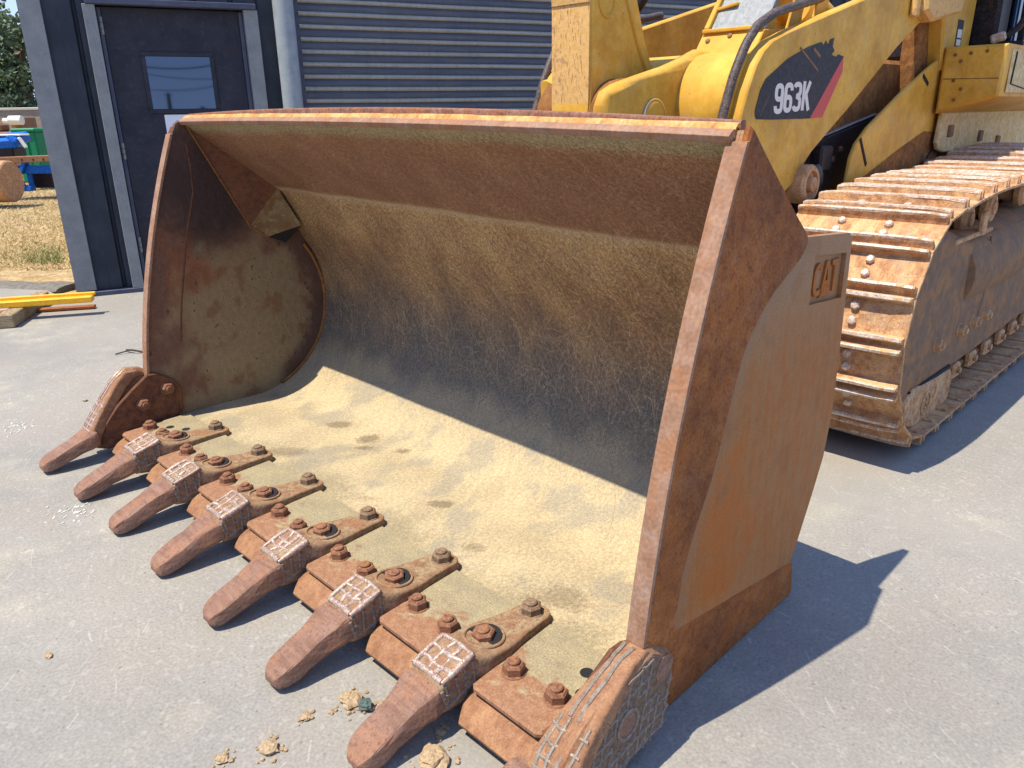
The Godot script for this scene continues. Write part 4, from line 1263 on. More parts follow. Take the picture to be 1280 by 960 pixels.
# a shoe: x across, y outwards, z along the travel
func shoe_meshes(worn: int) -> Array:
	var mb := MB.new()
	var h := TW / 2
	var f := FastNoiseLite.new(); f.seed = 300 + worn; f.frequency = 3.0
	# plate with two clean-out notches in its trailing edge and corners cut off
	var plan := PackedVector2Array([Vector2(-h + 0.02, -0.106), Vector2(-0.125, -0.106), Vector2(-0.118, -0.085), Vector2(-0.062, -0.085), Vector2(-0.055, -0.106), Vector2(0.055, -0.106), Vector2(0.062, -0.085), Vector2(0.118, -0.085), Vector2(0.125, -0.106), Vector2(h - 0.02, -0.106), Vector2(h, -0.09), Vector2(h, 0.085), Vector2(h - 0.015, 0.1), Vector2(-h + 0.015, 0.1), Vector2(-h, 0.085), Vector2(-h, -0.09)])
	mb.prism(plan, V(0, -0.012, 0), V(1, 0, 0), V(0, 0, 1), V(0, 1, 0), 0.012, 0.002)
	# the leading edge turns down under the next shoe
	mb.box(Transform3D(Basis.from_euler(V(0.5, 0, 0)), V(0, -0.012, 0.1)), V(TW - 0.04, 0.012, 0.03), 0.003)
	for z in [-0.068, 0.070]:
		var rings := []
		for i in 13:
			var x := lerpf(-h + 0.006, h - 0.006, i / 12.0)
			var e := absf(x) / h
			var top := 0.036 - 0.006 * smoothstep(0.85, 1.0, e) + 0.0025 * f.get_noise_2d(x * 3.0, z * 10.0) - 0.004 * pow(e, 3.0) * float(worn % 2)
			var zz: float = z + 0.0015 * f.get_noise_2d(x * 2.0 + 9.0, z)
			var ring := PackedVector3Array()
			for q in [[-0.015, -0.001], [-0.0085, 0.55 * top], [-0.0075, top - 0.004], [-0.004, top], [0.004, top], [0.0075, top - 0.004], [0.0085, 0.55 * top], [0.015, -0.001]]:
				ring.append(V(x, q[1], zz + q[0]))
			rings.append(ring)
		mb.loft(rings, 40.0)
	# worn bare crests
	var mc := MB.new()
	for z in [-0.068, 0.070]:
		var rings := []
		for i in 9:
			var x := lerpf(-h + 0.012, h - 0.012, i / 8.0)
			var e := absf(x) / h
			var top: float = 0.0362 - 0.006 * smoothstep(0.85, 1.0, e) + 0.0025 * f.get_noise_2d(x * 3.0, z * 10.0) - 0.004 * pow(e, 3.0) * float(worn % 2)
			var zz: float = z + 0.0015 * f.get_noise_2d(x * 2.0 + 9.0, z)
			var w: float = 0.0064 + 0.002 * f.get_noise_2d(x * 9.0, 4.0)
			var ring := PackedVector3Array()
			for q in [[-w - 0.0022, top - 0.007], [-w * 0.8, top + 0.0010], [w * 0.8, top + 0.0010], [w + 0.0022, top - 0.007]]:
				ring.append(V(x, q[1], zz + q[0]))
			rings.append(ring)
		mc.loft(rings, 30.0)
	var bo := MB.new()
	for x in [-0.085, 0.085]:
		for z in [-0.024, 0.030]:
			bo.lathe([[0.0165, -0.002], [0.0165, 0.010], [0.0125, 0.0155], [0.006, 0.017]], V(x, 0, z), V(0, 1, 0), 6, 15.0, 0.3 + x + worn)
	return [mb.mesh(), mc.mesh(), bo.mesh()]


func build_track(o: Node3D, x: float, sgn: float) -> void:
	var tr := Node3D.new()
	tr.name = "crawler_track"
	o.add_child(tr, true)
	var n := 41
	var total := track_len[track_len.size() - 1]
	var kinds := [shoe_meshes(0), shoe_meshes(1), shoe_meshes(2)]
	for i in n:
		var s := total * (i + 0.565) / n
		var a := track_at(s - 0.055)
		var b := track_at(s + 0.055)
		var d := (b - a).normalized()
		var nrm := Vector2(d.y, -d.x)
		var c := (a + b) / 2
		var k: Array = kinds[(i * 7) % 3]
		var shoe := put("track_shoe", k[0], M.track_rust, tr, false)
		# two more surfaces of the same shoe: its bare crests and its bolts
		var am := ArrayMesh.new()
		for m in k: am.add_surface_from_arrays(Mesh.PRIMITIVE_TRIANGLES, (m as ArrayMesh).surface_get_arrays(0))
		shoe.mesh = am
		shoe.material_override = null
		am.surface_set_material(0, M.track_rust); am.surface_set_material(1, M.track_bare); am.surface_set_material(2, M.track_bare)
		shoe.transform = Transform3D(Basis(V(1, 0, 0), V(0, nrm.y, nrm.x), V(0, d.y, d.x)), V(x, c.y, c.x) - o.position)
		shoe.basis = shoe.basis.rotated(V(1, 0, 0), rng.randfn(0, 0.012))
	# chain of links inside the shoes
	var mb := MB.new()
	for side in [-0.085, 0.085]:
		var path := []
		for i in 120:
			var q := track_at(total * i / 120.0)
			var q2 := track_at(total * (i + 0.5) / 120.0)
			var d := (q2 - q).normalized()
			q -= Vector2(d.y, -d.x) * 0.05
			path.append(V(x + side, q.y, q.x))
		mb.tube(path, 0.038, 6, false, true)
	for i in n:
		var q := track_at(total * (i + 0.1) / n)
		var q2 := track_at(total * (i + 0.2) / n)
		var d := (q2 - q).normalized()
		q -= Vector2(d.y, -d.x) * 0.05
		mb.lathe([[0.024, -0.135], [0.03, -0.13], [0.03, 0.13], [0.024, 0.135]], V(x, q.y, q.x), V(1, 0, 0), 10)
	part("track_chain", mb, M.frame_dust, o)
	# idler and sprocket wheels
	mb = MB.new()
	mb.lathe([[0.05, -0.09], [0.30, -0.075], [0.33, -0.08], [0.33, -0.04], [0.355, -0.035], [0.355, 0.035], [0.33, 0.04], [0.33, 0.08], [0.30, 0.075], [0.05, 0.09]], V(x, 0.49, -2.50), V(1, 0, 0), 40)
	part("idler_wheel", mb, M.frame_dust, o)
	mb = MB.new()
	mb.lathe([[0.05, -0.09], [0.34, -0.05], [0.36, -0.03], [0.36, 0.03], [0.34, 0.05], [0.05, 0.09]], V(x, 0.60, -4.62), V(1, 0, 0), 40)
	part("drive_sprocket", mb, M.frame_dust, o)
	# carrier rollers under the upper run
	for z in [-3.08, -3.42, -3.98]:
		mb = MB.new()
		var y: float = 0.82 + (-3.0 - z) * 0.05
		mb.lathe([[0.02, -0.13], [0.07, -0.125], [0.07, -0.10], [0.045, -0.09], [0.045, 0.09], [0.07, 0.10], [0.072, 0.125], [0.06, 0.14], [0.035, 0.142], [0.03, 0.15], [0.0, 0.152]], V(x, y, z), V(sgn, 0, 0), 24)
		mb.box(Transform3D(Basis.IDENTITY, V(x - sgn * 0.15, y - 0.02, z)), V(0.08, 0.09, 0.1), 0.01)
		part("carrier_roller", mb, M.track_rust, o)
	# roller frame: a deep guard whose front follows the idler
	mb = MB.new()
	var gp := PackedVector2Array()
	for i in 17:
		var t := deg_to_rad(lerpf(-58.0, 78.0, i / 16.0))
		gp.append(Vector2(-2.50 + 0.405 * cos(t), 0.49 + 0.385 * sin(t)))
	for q in [[-2.65, 0.83], [-3.0, 0.75], [-4.3, 0.74], [-4.35, 0.70], [-4.35, 0.2], [-3.2, 0.185], [-2.95, 0.185], [-2.62, 0.19]]:
		gp.append(Vector2(q[0], q[1]))
	mb.prism(gp, V(x + sgn * 0.145, 0, 0), V(0, 0, 1), V(0, 1, 0), V(sgn, 0, 0), 0.055, 0.03, 50.0)
	part("roller_frame", mb, M.frame_dust, o)
	mb = MB.new()
	mb.box(Transform3D(Basis.IDENTITY, V(x, 0.47, -3.5)), V(0.30, 0.46, 1.7), 0.03)
	mb.lathe([[0.16, -0.05], [0.19, -0.04], [0.20, 0.5], [0.19, 1.3]], V(x + sgn * 0.04, 0.60, -3.0), V(0, 0, -1), 24)
	part("frame_beam", mb, M.frame_dust, o)
	# upper ledge with its block
	mb = MB.new()
	mb.box(Transform3D(Basis.IDENTITY, V(x + sgn * 0.14, 0.775, -2.95)), V(0.13, 0.02, 0.5), 0.004)
	mb.box(Transform3D(Basis.IDENTITY, V(x + sgn * 0.20, 0.815, -3.05)), V(0.02, 0.1, 0.06), 0.004)
	part("frame_ledge", mb, M.track_rust, o)
	mb = MB.new()
	var arc := []
	for i in 12:
		arc.append(V(x + sgn * 0.2, lerpf(0.74, 0.36, i / 11.0), -3.22 - 0.06 * sin(PI * i / 11.0)))
	mb.tube(arc, 0.005, 6)
	part("frame_weld", mb, M.frame_dust, o)
	for z in [-2.68, -2.98, -3.17, -3.34]:
		mb = MB.new()
		mb.bolt(V(x + sgn * 0.199, 0.368, z), V(sgn, 0, 0), 0.026, 0.028, 0.3)
		part("frame_bolt", mb, M.track_rust, o)
	# front block that carries the idler's guide, with a round cast mark
	mb = MB.new()
	mb.prism(PackedVector2Array([Vector2(-2.39, 0.10), Vector2(-2.35, 0.20), Vector2(-2.45, 0.235), Vector2(-2.92, 0.205), Vector2(-2.95, 0.15), Vector2(-2.93, 0.06), Vector2(-2.80, 0.045), Vector2(-2.5, 0.055)]), V(x + sgn * 0.10, 0, 0), V(0, 0, 1), V(0, 1, 0), V(sgn, 0, 0), 0.115, 0.008)
	var ring := []
	for i in 18:
		ring.append(V(x + sgn * 0.216, 0.135 + 0.048 * sin(TAU * i / 18.0), -2.62 + 0.048 * cos(TAU * i / 18.0)))
	mb.tube(ring, 0.006, 6, false, true)
	mb.tube([V(x + sgn * 0.216, 0.16, -2.61), V(x + sgn * 0.216, 0.155, -2.635), V(x + sgn * 0.216, 0.137, -2.62), V(x + sgn * 0.216, 0.118, -2.637), V(x + sgn * 0.216, 0.112, -2.61)], 0.006, 6)
	part("idler_guard", mb, M.track_rust, o)
	mb = MB.new()
	bar(mb, V(x + sgn * 0.203, 0.222, -2.42), V(x + sgn * 0.203, 0.218, -2.92), 0.012, 0.018)
	part("guard_seam", mb, M.dark_gap, o)
	# lower guard with bolts, track rollers below
	mb = MB.new()
	for i in 6:
		var z := -3.05 - i * 0.24
		mb.box(Transform3D(Basis.IDENTITY, V(x + sgn * 0.19, 0.165, z)), V(0.03, 0.07, 0.09), 0.008)
		mb.lathe([[0.016, 0], [0.016, 0.014], [0.01, 0.016]], V(x + sgn * 0.205, 0.17, z), V(sgn, 0, 0), 6, 10)
	part("roller_guard", mb, M.track_rust, o)
	for i in 6:
		mb = MB.new()
		mb.lathe([[0.02, -0.14], [0.085, -0.135], [0.085, -0.10], [0.07, -0.09], [0.07, 0.09], [0.085, 0.10], [0.085, 0.135], [0.04, 0.14], [0.035, 0.17], [0.0, 0.172]], V(x, 0.165, -2.85 - i * 0.26), V(sgn, 0, 0), 20)
		part("track_roller", mb, M.frame_dust, o)


func arm_polygon() -> PackedVector2Array:
	var a := PackedVector2Array()
	for q in [[-1.42, 0.30], [-1.50, 0.22], [-1.60, 0.25], [-1.75, 0.55], [-1.90, 0.88], [-1.958, 1.10], [-1.975, 1.25], [-2.01, 1.34], [-2.06, 1.432], [-2.105, 1.48], [-2.165, 1.515], [-2.28, 1.55], [-2.79, 1.676], [-3.4, 1.825], [-4.05, 1.985], [-4.05, 1.85], [-3.63, 1.665], [-3.36, 1.535], [-2.90, 1.275], [-2.69, 1.165], [-2.58, 1.105], [-2.52, 1.06], [-2.44, 0.99], [-2.30, 0.93], [-2.10, 0.85], [-1.9, 0.6], [-1.7, 0.28], [-1.6, 0.13], [-1.48, 0.12]]:
		a.append(Vector2(q[0], q[1]))
	a.reverse()
	return a


func build_loader() -> void:
	make_track_path()
	var o := thing("track_loader", "yellow crawler loader with rusty tracks standing behind the big bucket", "loader", V(XC, 0, -3.5))
	build_track(o, TX, 1.0)
	build_track(o, 2 * XC - TX, -1.0)
	var mb := MB.new()

	# lift arms: a plate outside, a flange along its front and top
	for s in [1.0, -1.0]:
		mb = MB.new()
		var xo: float = XC + s * 0.515
		mb.prism(arm_polygon(), V(xo - s * 0.055, 0, 0), V(0, 0, 1), V(0, 1, 0), V(s, 0, 0), 0.055, 0.006)
		var arm := part("lift_arm", mb, M.yellow_paint, o)
		mb = MB.new()
		mb.prism(PackedVector2Array([Vector2(-1.972, 1.10), Vector2(-1.99, 1.25), Vector2(-2.07, 1.42), Vector2(-2.17, 1.50), Vector2(-2.17, 1.40), Vector2(-2.1, 1.1)]), V(xo - s * 0.062, 0, 0), V(0, 0, 1), V(0, 1, 0), V(-s, 0, 0), 0.03, 0.004)
		part("arm_rib", mb, M.yellow_paint, arm)
		mb = MB.new()
		mb.lathe([[0.075, -0.02], [0.08, 0.0], [0.08, 0.055], [0.07, 0.065], [0.055, 0.066], [0.05, 0.05], [0.032, 0.05], [0.03, 0.075], [0.02, 0.08]], V(xo - s * 0.02, 0.985, -2.52), V(s, 0, 0), 28)
		part("pivot_boss", mb, M.track_rust, arm)

	# cross tube and, in its middle, the two brackets that hold the tilt lever
	mb = MB.new()
	mb.lathe([[0.185, -0.47], [0.20, -0.455], [0.20, 0.455], [0.185, 0.47]], V(XC, 1.285, -2.16), V(1, 0, 0), 48)
	part("cross_tube", mb, M.yellow_paint, o)
	for s in [1.0, -1.0]:
		mb = MB.new()
		var br := PackedVector2Array()
		for i in 12:
			var t := deg_to_rad(lerpf(62.0, 290.0, i / 11.0))
			br.append(Vector2(-2.16 + 0.225 * cos(t), 1.285 + 0.218 * sin(t)))
		for q in [[-2.05, 1.06], [-1.75, 1.10], [-1.60, 1.15], [-1.54, 1.22], [-1.535, 1.30], [-1.56, 1.345], [-1.62, 1.37], [-1.74, 1.398], [-1.9, 1.432], [-2.03, 1.468]]:
			br.append(Vector2(q[0] if s > 0 else minf(q[0], -1.74), q[1]))
		mb.prism(br, V(XC + s * 0.185, 0, 0), V(0, 0, 1), V(0, 1, 0), V(s, 0, 0), 0.065, 0.018, 50.0)
		var bk := part("lever_bracket", mb, M.yellow_paint, o)
		mb = MB.new()
		mb.lathe([[0.062, 0.0], [0.062, 0.010], [0.05, 0.016], [0.0, 0.017]], V(XC + s * 0.249, 1.255, -1.82), V(s, 0, 0), 28)
		part("pin_cap", mb, M.yellow_paint, bk)
		mb = MB.new()
		mb.lathe([[0.070, 0.0], [0.070, 0.009], [0.064, 0.01], [0.064, 0.0]], V(XC + s * 0.249, 1.255, -1.82), V(s, 0, 0), 28)
		part("pin_ring", mb, M.steel_shaft, bk)
	# grease collar round the lever's pivot
	mb = MB.new()
	mb.lathe([[0.12, -0.185], [0.135, -0.17], [0.135, 0.17], [0.12, 0.185]], V(XC, 1.26, -1.78), V(1, 0, 0), 32)
	part("pivot_collar", mb, M.yellow_grime, o)
	# tilt lever: a wide box standing up between the brackets
	mb = MB.new()
	var lv := PackedVector2Array([Vector2(-1.60, 0.95), Vector2(-1.643, 1.30), Vector2(-1.65, 1.45), Vector2(-1.645, 1.65), Vector2(-1.62, 1.90), Vector2(-1.56, 2.25), Vector2(-1.75, 2.3), Vector2(-1.87, 1.95), Vector2(-1.92, 1.67), Vector2(-1.98, 1.53), Vector2(-2.045, 1.42), Vector2(-2.10, 1.35), Vector2(-2.05, 1.05), Vector2(-1.8, 0.92)])
	mb.prism(lv, V(XC - 0.092, 0, 0), V(0, 0, 1), V(0, 1, 0), V(1, 0, 0), 0.184, 0.008)
	var lever := part("tilt_lever", mb, M.yellow_paint, o)
	mb = MB.new()       # its front face, chipped by falling rock
	mb.prism(PackedVector2Array([Vector2(-0.088, 1.0), Vector2(0.088, 1.0), Vector2(0.088, 1.64), Vector2(-0.088, 1.64)]), V(XC, 0.0, -1.6475), V(1, 0, 0), V(0, 1, 0), V(0, 0, 1), 0.004, 0.0)
	mb.box(Transform3D(Basis.from_euler(V(0.10, 0, 0)), V(XC, 1.77, -1.632)), V(0.176, 0.26, 0.012), 0.002)
	part("lever_face", mb, M.yellow_worn, lever)
	mb = MB.new()
	var rb := []
	for q in [[1.95, -1.80], [1.67, -1.85], [1.53, -1.92], [1.42, -1.99], [1.36, -2.04]]: rb.append(V(XC + 0.092, q[0], q[1]))
	mb.tube(rb, 0.011, 8)
	var loopp := []
	for i in 14:
		var t := PI * i / 13.0 + PI
		loopp.append(V(XC + 0.092, 1.66 + 0.06 * sin(t), -1.735 + 0.045 * cos(t)))
	mb.tube(loopp, 0.006, 6)
	part("lever_weld", mb, M.yellow_paint, lever)

	# hydraulic hoses up the front of each arm
	for s in [1.0, -1.0]:
		mb = MB.new()
		var xs: float = XC + s * 0.462
		var pts := []
		for q in [[0.95, -1.86, 0.0], [1.27, -1.945, 0.0], [1.40, -2.0, 0.0], [1.50, -2.06, 0.004], [1.565, -2.12, 0.012], [1.61, -2.22, 0.02], [1.65, -2.42, 0.0], [1.72, -2.8, -0.05]]:
			pts.append(V(xs + s * q[2], q[0], q[1]))
		var c := Curve3D.new()
		for i in pts.size():
			var tg: Vector3 = (pts[mini(i + 1, pts.size() - 1)] - pts[maxi(i - 1, 0)]) * 0.2
			c.add_point(pts[i], -tg, tg)
		var pp := []
		for i in 40: pp.append(c.sample_baked(c.get_baked_length() * i / 39.0))
		mb.tube(pp, 0.017, 12)
		part("hydraulic_hose", mb, M.hose_rubber, o)

	# number decal on the right arm
	var dx := XC + 0.515
	mb = MB.new()
	var dk := PackedVector2Array()
	for q in [[-2.078, 1.256], [-2.074, 1.275], [-2.10, 1.345], [-2.135, 1.385], [-2.29, 1.457], [-2.45, 1.505], [-2.56, 1.527], [-2.585, 1.516], [-2.60, 1.533], [-2.625, 1.520], [-2.64, 1.541], [-2.673, 1.548], [-2.668, 1.515], [-2.69, 1.50], [-2.665, 1.485], [-2.71, 1.478], [-2.735, 1.488], [-2.785, 1.482], [-2.60, 1.246], [-2.52, 1.242], [-2.2, 1.243], [-2.09, 1.246]]:
		dk.append(Vector2(q[0], q[1]))
	mb.prism(dk, V(dx + 0.0005, 0, 0), V(0, 0, 1), V(0, 1, 0), V(1, 0, 0), 0.0015, 0.0)
	var decal := part("number_decal", mb, M.decal_black, o)
	mb = MB.new()
	mb.prism(PackedVector2Array([Vector2(-2.783, 1.481), Vector2(-2.79, 1.425), Vector2(-2.642, 1.246), Vector2(-2.53, 1.244)]), V(dx + 0.0006, 0, 0), V(0, 0, 1), V(0, 1, 0), V(1, 0, 0), 0.0017, 0.0)
	part("red_stripe", mb, M.decal_red, decal)
	mb = MB.new()
	mb.box(Transform3D(Basis.from_euler(V(-0.42, 0, 0)), V(dx + 0.0022, 1.46, -2.47)), V(0.0012, 0.008, 0.19), 0.0004)
	mb.box(Transform3D(Basis.from_euler(V(-0.40, 0, 0)), V(dx + 0.0022, 1.487, -2.53)), V(0.0012, 0.012, 0.07), 0.0004)
	mb.box(Transform3D(Basis.from_euler(V(0.9, 0, 0)), V(dx + 0.0022, 1.29, -2.14)), V(0.0012, 0.003, 0.09), 0.0004)
	part("decal_scratch", mb, M.frame_dust, decal)
	# the number, in bold narrow strokes; each glyph is laid out 0.5 wide and 1 high
	var oval := func(cx: float, cy: float, rx: float, ry: float, from: float, to: float) -> Array:
		var l := []
		for i in 17:
			var t := deg_to_rad(lerpf(from, to, i / 16.0))
			l.append(Vector2(cx + rx * signf(cos(t)) * pow(absf(cos(t)), 0.7), cy + ry * signf(sin(t)) * pow(absf(sin(t)), 0.7)))
		return l
	var glyphs := [
		[[oval.call(0.25, 0.70, 0.17, 0.22, 0, 360)], [[Vector2(0.42, 0.70), Vector2(0.42, 0.26)] + oval.call(0.25, 0.26, 0.17, 0.18, -5, -180)]],
		[[oval.call(0.25, 0.30, 0.17, 0.22, 0, 360)], [[Vector2(0.08, 0.30), Vector2(0.08, 0.74)] + oval.call(0.25, 0.74, 0.17, 0.18, 175, 0)]],
		[[oval.call(0.23, 0.735, 0.18, 0.185, 160, -90)], [oval.call(0.23, 0.285, 0.18, 0.205, 90, -160)], [[Vector2(0.15, 0.515), Vector2(0.36, 0.515)]]],
		[[[Vector2(0.09, -0.0), Vector2(0.09, 1.0)]], [[Vector2(0.43, 1.0), Vector2(0.15, 0.40)]], [[Vector2(0.22, 0.56), Vector2(0.45, 0.0)]]]]
	for k in 4:
		mb = MB.new()
		var high := 0.0
		for st in glyphs[k]:
			var l: Array = st[0]
			high += 0.0003
			for i in l.size() - 1:
				var c := []
				for j in [i, i + 1]:
					var d: Vector2 = (l[mini(j + 1, l.size() - 1)] - l[maxi(j - 1, 0)]).normalized()
					if l[0].distance_to(l[-1]) < 0.01 and (j == 0 or j == l.size() - 1): d = (l[1] - l[-2]).normalized()
					var nn := Vector2(-d.y, d.x) * 0.085
					for e in [1.0, -1.0]:
						var q: Vector2 = l[j] + nn * e
						c.append(V(dx + 0.0022 + high, 1.268 + q.y * 0.108 + 0.0035 * (k - 1.5), -2.212 - (k * 0.53 + q.x) * 0.142))
				mb.quad(c[0], c[2], c[3], c[1])
		mb.done(0, false)
		part("numeral", mb, M.decal_white, decal)

	# hood between the arms
	mb = MB.new()
	mb.prism(PackedVector2Array([Vector2(-2.18, 1.46), Vector2(-2.26, 1.565), Vector2(-2.9, 1.60), Vector2(-2.9, 1.2), Vector2(-2.3, 1.2)]), V(1.37, 0, 0), V(0, 0, 1), V(0, 1, 0), V(1, 0, 0), 0.265, 0.004)
	part("front_cowl", mb, M.yellow_paint, o)
	for q in [[1.42, 1.485, -2.199], [1.41, 1.535, -2.238], [1.50, 1.548, -2.248], [1.45, 1.455, -2.178]]:
		mb = MB.new()
		mb.lathe([[0.010, -0.003], [0.010, 0.006], [0.006, 0.009]], V(q[0], q[1], q[2]), V(0, 0.6, 0.8), 8)
		part("cowl_screw", mb, M.frame_dust, o)
	mb = MB.new()
	mb.prism(PackedVector2Array([Vector2(-2.262, 1.568), Vector2(-2.36, 1.70), Vector2(-2.385, 1.70), Vector2(-2.285, 1.568)]), V(1.40, 0, 0), V(0, 0, 1), V(0, 1, 0), V(1, 0, 0), 0.23, 0.002)
	part("silver_panel", mb, M.silver_sheet, o)
	mb = MB.new()
	bar(mb, V(1.375, 1.573, -2.255), V(1.63, 1.573, -2.255), 0.02, 0.014)
	bar(mb, V(1.385, 1.575, -2.27), V(1.39, 1.78, -2.42), 0.022, 0.03)
	part("panel_frame", mb, M.yellow_paint, o)
	mb = MB.new()
	bar(mb, V(1.395, 1.655, -2.33), V(1.48, 1.67, -2.33), 0.03, 0.012)
	part("panel_latch", mb, M.yellow_paint, o)
	mb = MB.new()
	mb.lathe([[0.05, -0.22], [0.065, -0.2], [0.065, 0.2], [0.05, 0.22]], V(1.46, 1.74, -2.62), V(0, 0.35, 0.94).normalized(), 20)
	mb.lathe([[0.11, -0.4], [0.12, -0.39], [0.12, 0.1], [0.10, 0.12]], V(1.46, 1.66, -2.9), V(0, 0.3, 0.95).normalized(), 24)
	part("tilt_cylinder", mb, M.yellow_paint, o)
	mb = MB.new()
	bar(mb, V(1.36, 1.745, -2.36), V(1.66, 1.70, -2.40), 0.05, 0.03)
	part("hose_clamp_bar", mb, M.yellow_grime, o)
	mb = MB.new()
	for i in 3:
		bar(mb, V(1.585 + i * 0.02, 1.54, -2.36 - i * 0.16), V(1.60 + i * 0.02, 1.80, -2.44 - i * 0.16), 0.012, 0.07)
	part("arm_gusset", mb, M.yellow_paint, o)
	mb = MB.new()
	mb.tube([V(0.9, 1.62, -2.35), V(0.97, 1.75, -2.4), V(1.02, 1.9, -2.45)], 0.03, 10)
	mb.tube([V(1.05, 1.78, -2.5), V(1.06, 1.9, -2.5)], 0.02, 8)
	mb.tube([V(1.10, 1.76, -2.5), V(1.11, 1.9, -2.5)], 0.02, 8)
	part("black_hose", mb, M.black_paint, o)
	mb = MB.new()
	mb.tube([V(0.72, 1.76, -2.1), V(0.90, 1.83, -2.35), V(0.95, 1.87, -2.5)], 0.016, 8)
	part("black_pipe", mb, M.hose_rubber, o)
	# low platform seen past the lever
	mb = MB.new()
	mb.box(Transform3D(Basis.from_euler(V(0.12, 0, 0)), V(0.93, 1.38, -2.5)), V(0.24, 0.03, 0.5), 0.006)
	part("left_step_plate", mb, M.yellow_paint, o)

	# hull between the tracks
	mb = MB.new()
	mb.box(Transform3D(Basis.IDENTITY, V(XC, 0.95, -4.2)), V(0.84, 1.1, 2.6), 0.02)
	part("main_hull", mb, M.yellow_grime, o)
	mb = MB.new()
	mb.box(Transform3D(Basis.IDENTITY, V(1.66, 1.46, -4.3)), V(0.08, 0.5, 1.2), 0.01)
	part("hull_side", mb, M.yellow_grime, o)
	# black valve block and its cylinder end, before the hull
	mb = MB.new()
	mb.prism(PackedVector2Array([Vector2(-2.62, 1.10), Vector2(-2.70, 1.13), Vector2(-3.45, 1.24), Vector2(-3.5, 1.1), Vector2(-3.45, 0.75), Vector2(-2.62, 0.78)]), V(1.50, 0, 0), V(0, 0, 1), V(0, 1, 0), V(1, 0, 0), 0.14, 0.006)
	mb.lathe([[0.05, -0.12], [0.072, -0.11], [0.072, 0.1], [0.05, 0.11]], V(1.62, 0.985, -2.66), V(1, 0, 0), 20)
	mb.box(Transform3D(Basis.IDENTITY, V(1.66, 1.07, -2.82)), V(0.06, 0.11, 0.12), 0.01)
	part("valve_block", mb, M.black_paint, o)
	mb = MB.new()
	bar(mb, V(1.57, 1.138, -2.68), V(1.57, 1.25, -3.45), 0.15, 0.006)
	part("valve_cover", mb, M.silver_sheet, o)
	for q in [[1.105, -2.80], [1.10, -2.93], [1.06, -2.97], [1.10, -3.05]]:
		mb = MB.new()
		mb.lathe([[0.014, 0.0], [0.014, 0.012], [0.01, 0.016]], V(1.642, q[0], q[1]), V(1, 0, 0), 8)
		part("valve_bolt", mb, M.bolt_rust, o)

	# tapered yellow guard beside the track
	mb = MB.new()
	var gp := PackedVector2Array()
	for q in [[-2.90, 0.80], [-2.905, 0.98], [-2.92, 1.07], [-2.96, 1.13], [-3.07, 1.197], [-3.40, 1.335], [-3.74, 1.463], [-3.90, 1.515], [-4.05, 1.52], [-4.06, 0.80]]:
		gp.append(Vector2(q[0], q[1]))
	mb.prism(gp, V(1.735, 0, 0), V(0, 0, 1), V(0, 1, 0), V(1, 0, 0), 0.02, 0.005)
	var gd := part("track_guard", mb, M.yellow_dusty, o)
	gd.material_override = M.yellow_paint
	mb = MB.new()
	mb.prism(PackedVector2Array([Vector2(-2.9, 0.80), Vector2(-2.902, 0.955), Vector2(-3.1, 0.985), Vector2(-3.5, 1.09), Vector2(-3.8, 1.16), Vector2(-4.06, 1.15), Vector2(-4.06, 0.80)]), V(1.7565, 0, 0), V(0, 0, 1), V(0, 1, 0), V(1, 0, 0), 0.0015, 0.0)
	part("grease_stain", mb, M.yellow_grime, gd)
	mb = MB.new()
	mb.box(Transform3D(Basis.from_euler(V(-0.85, 0, 0)), V(1.757, 1.09, -3.04)), V(0.003, 0.018, 0.16), 0.001)
	mb.box(Transform3D(Basis.from_euler(V(-0.42, 0, 0)), V(1.757, 1.405, -3.71)), V(0.003, 0.02, 0.10), 0.001)
	part("guard_slot", mb, M.dark_gap, gd)
	mb = MB.new()
	var cr := []
	for q in [[1.06, -3.95], [1.03, -3.90], [0.98, -3.87]]: cr.append(V(1.758, q[0], q[1]))
	mb.tube(cr, 0.006, 6)
	part("guard_crack", mb, M.dark_gap, gd)

	# post, tower and tank beside the cab
	mb = MB.new()
	mb.prism(PackedVector2Array([Vector2(-3.88, 1.45), Vector2(-3.80, 1.70), Vector2(-3.82, 2.3), Vector2(-4.3, 2.3), Vector2(-4.25, 1.45)]), V(1.64, 0, 0), V(0, 0, 1), V(0, 1, 0), V(1, 0, 0), 0.13, 0.012)
	mb.box(Transform3D(Basis.IDENTITY, V(1.775, 2.16, -3.80)), V(0.33, 0.22, 0.84), 0.02)  # unseen box, added to shade the front of the side tank
	part("arm_tower_with_shade_box", mb, M.yellow_paint, o)
	mb = MB.new()
	mb.prism(PackedVector2Array([Vector2(-3.50, 1.70), Vector2(-3.62, 1.66), Vector2(-3.86, 1.70), Vector2(-4.0, 1.72), Vector2(-4.03, 1.80), Vector2(-4.0, 1.9), Vector2(-3.5, 1.86)]), V(1.70, 0, 0), V(0, 0, 1), V(0, 1, 0), V(1, 0, 0), 0.085, 0.015)
	mb.box(Transform3D(Basis.IDENTITY, V(1.742, 1.74, -3.47)), V(0.03, 0.13, 0.05), 0.006)
	part("arm_lug", mb, M.yellow_worn, o)
	mb = MB.new()
	mb.prism(PackedVector2Array([Vector2(1.775, 1.56), Vector2(1.775, 1.245), Vector2(2.05, 1.322), Vector2(2.056, 1.56)]), V(0, 0, -3.86), V(1, 0, 0), V(0, 1, 0), V(0, 0, -1), 1.7, 0.012)
	part("side_tank", mb, M.yellow_paint, o)
	mb = MB.new()
	mb.box(Transform3D(Basis.IDENTITY, V(2.0565, 1.44, -4.75)), V(0.004, 0.20, 1.6), 0.001)
	part("tank_door", mb, M.yellow_dusty, o)
	mb = MB.new()
	bar(mb, V(2.06, 1.53, -4.02), V(2.06, 1.38, -4.0), 0.008, 0.012)
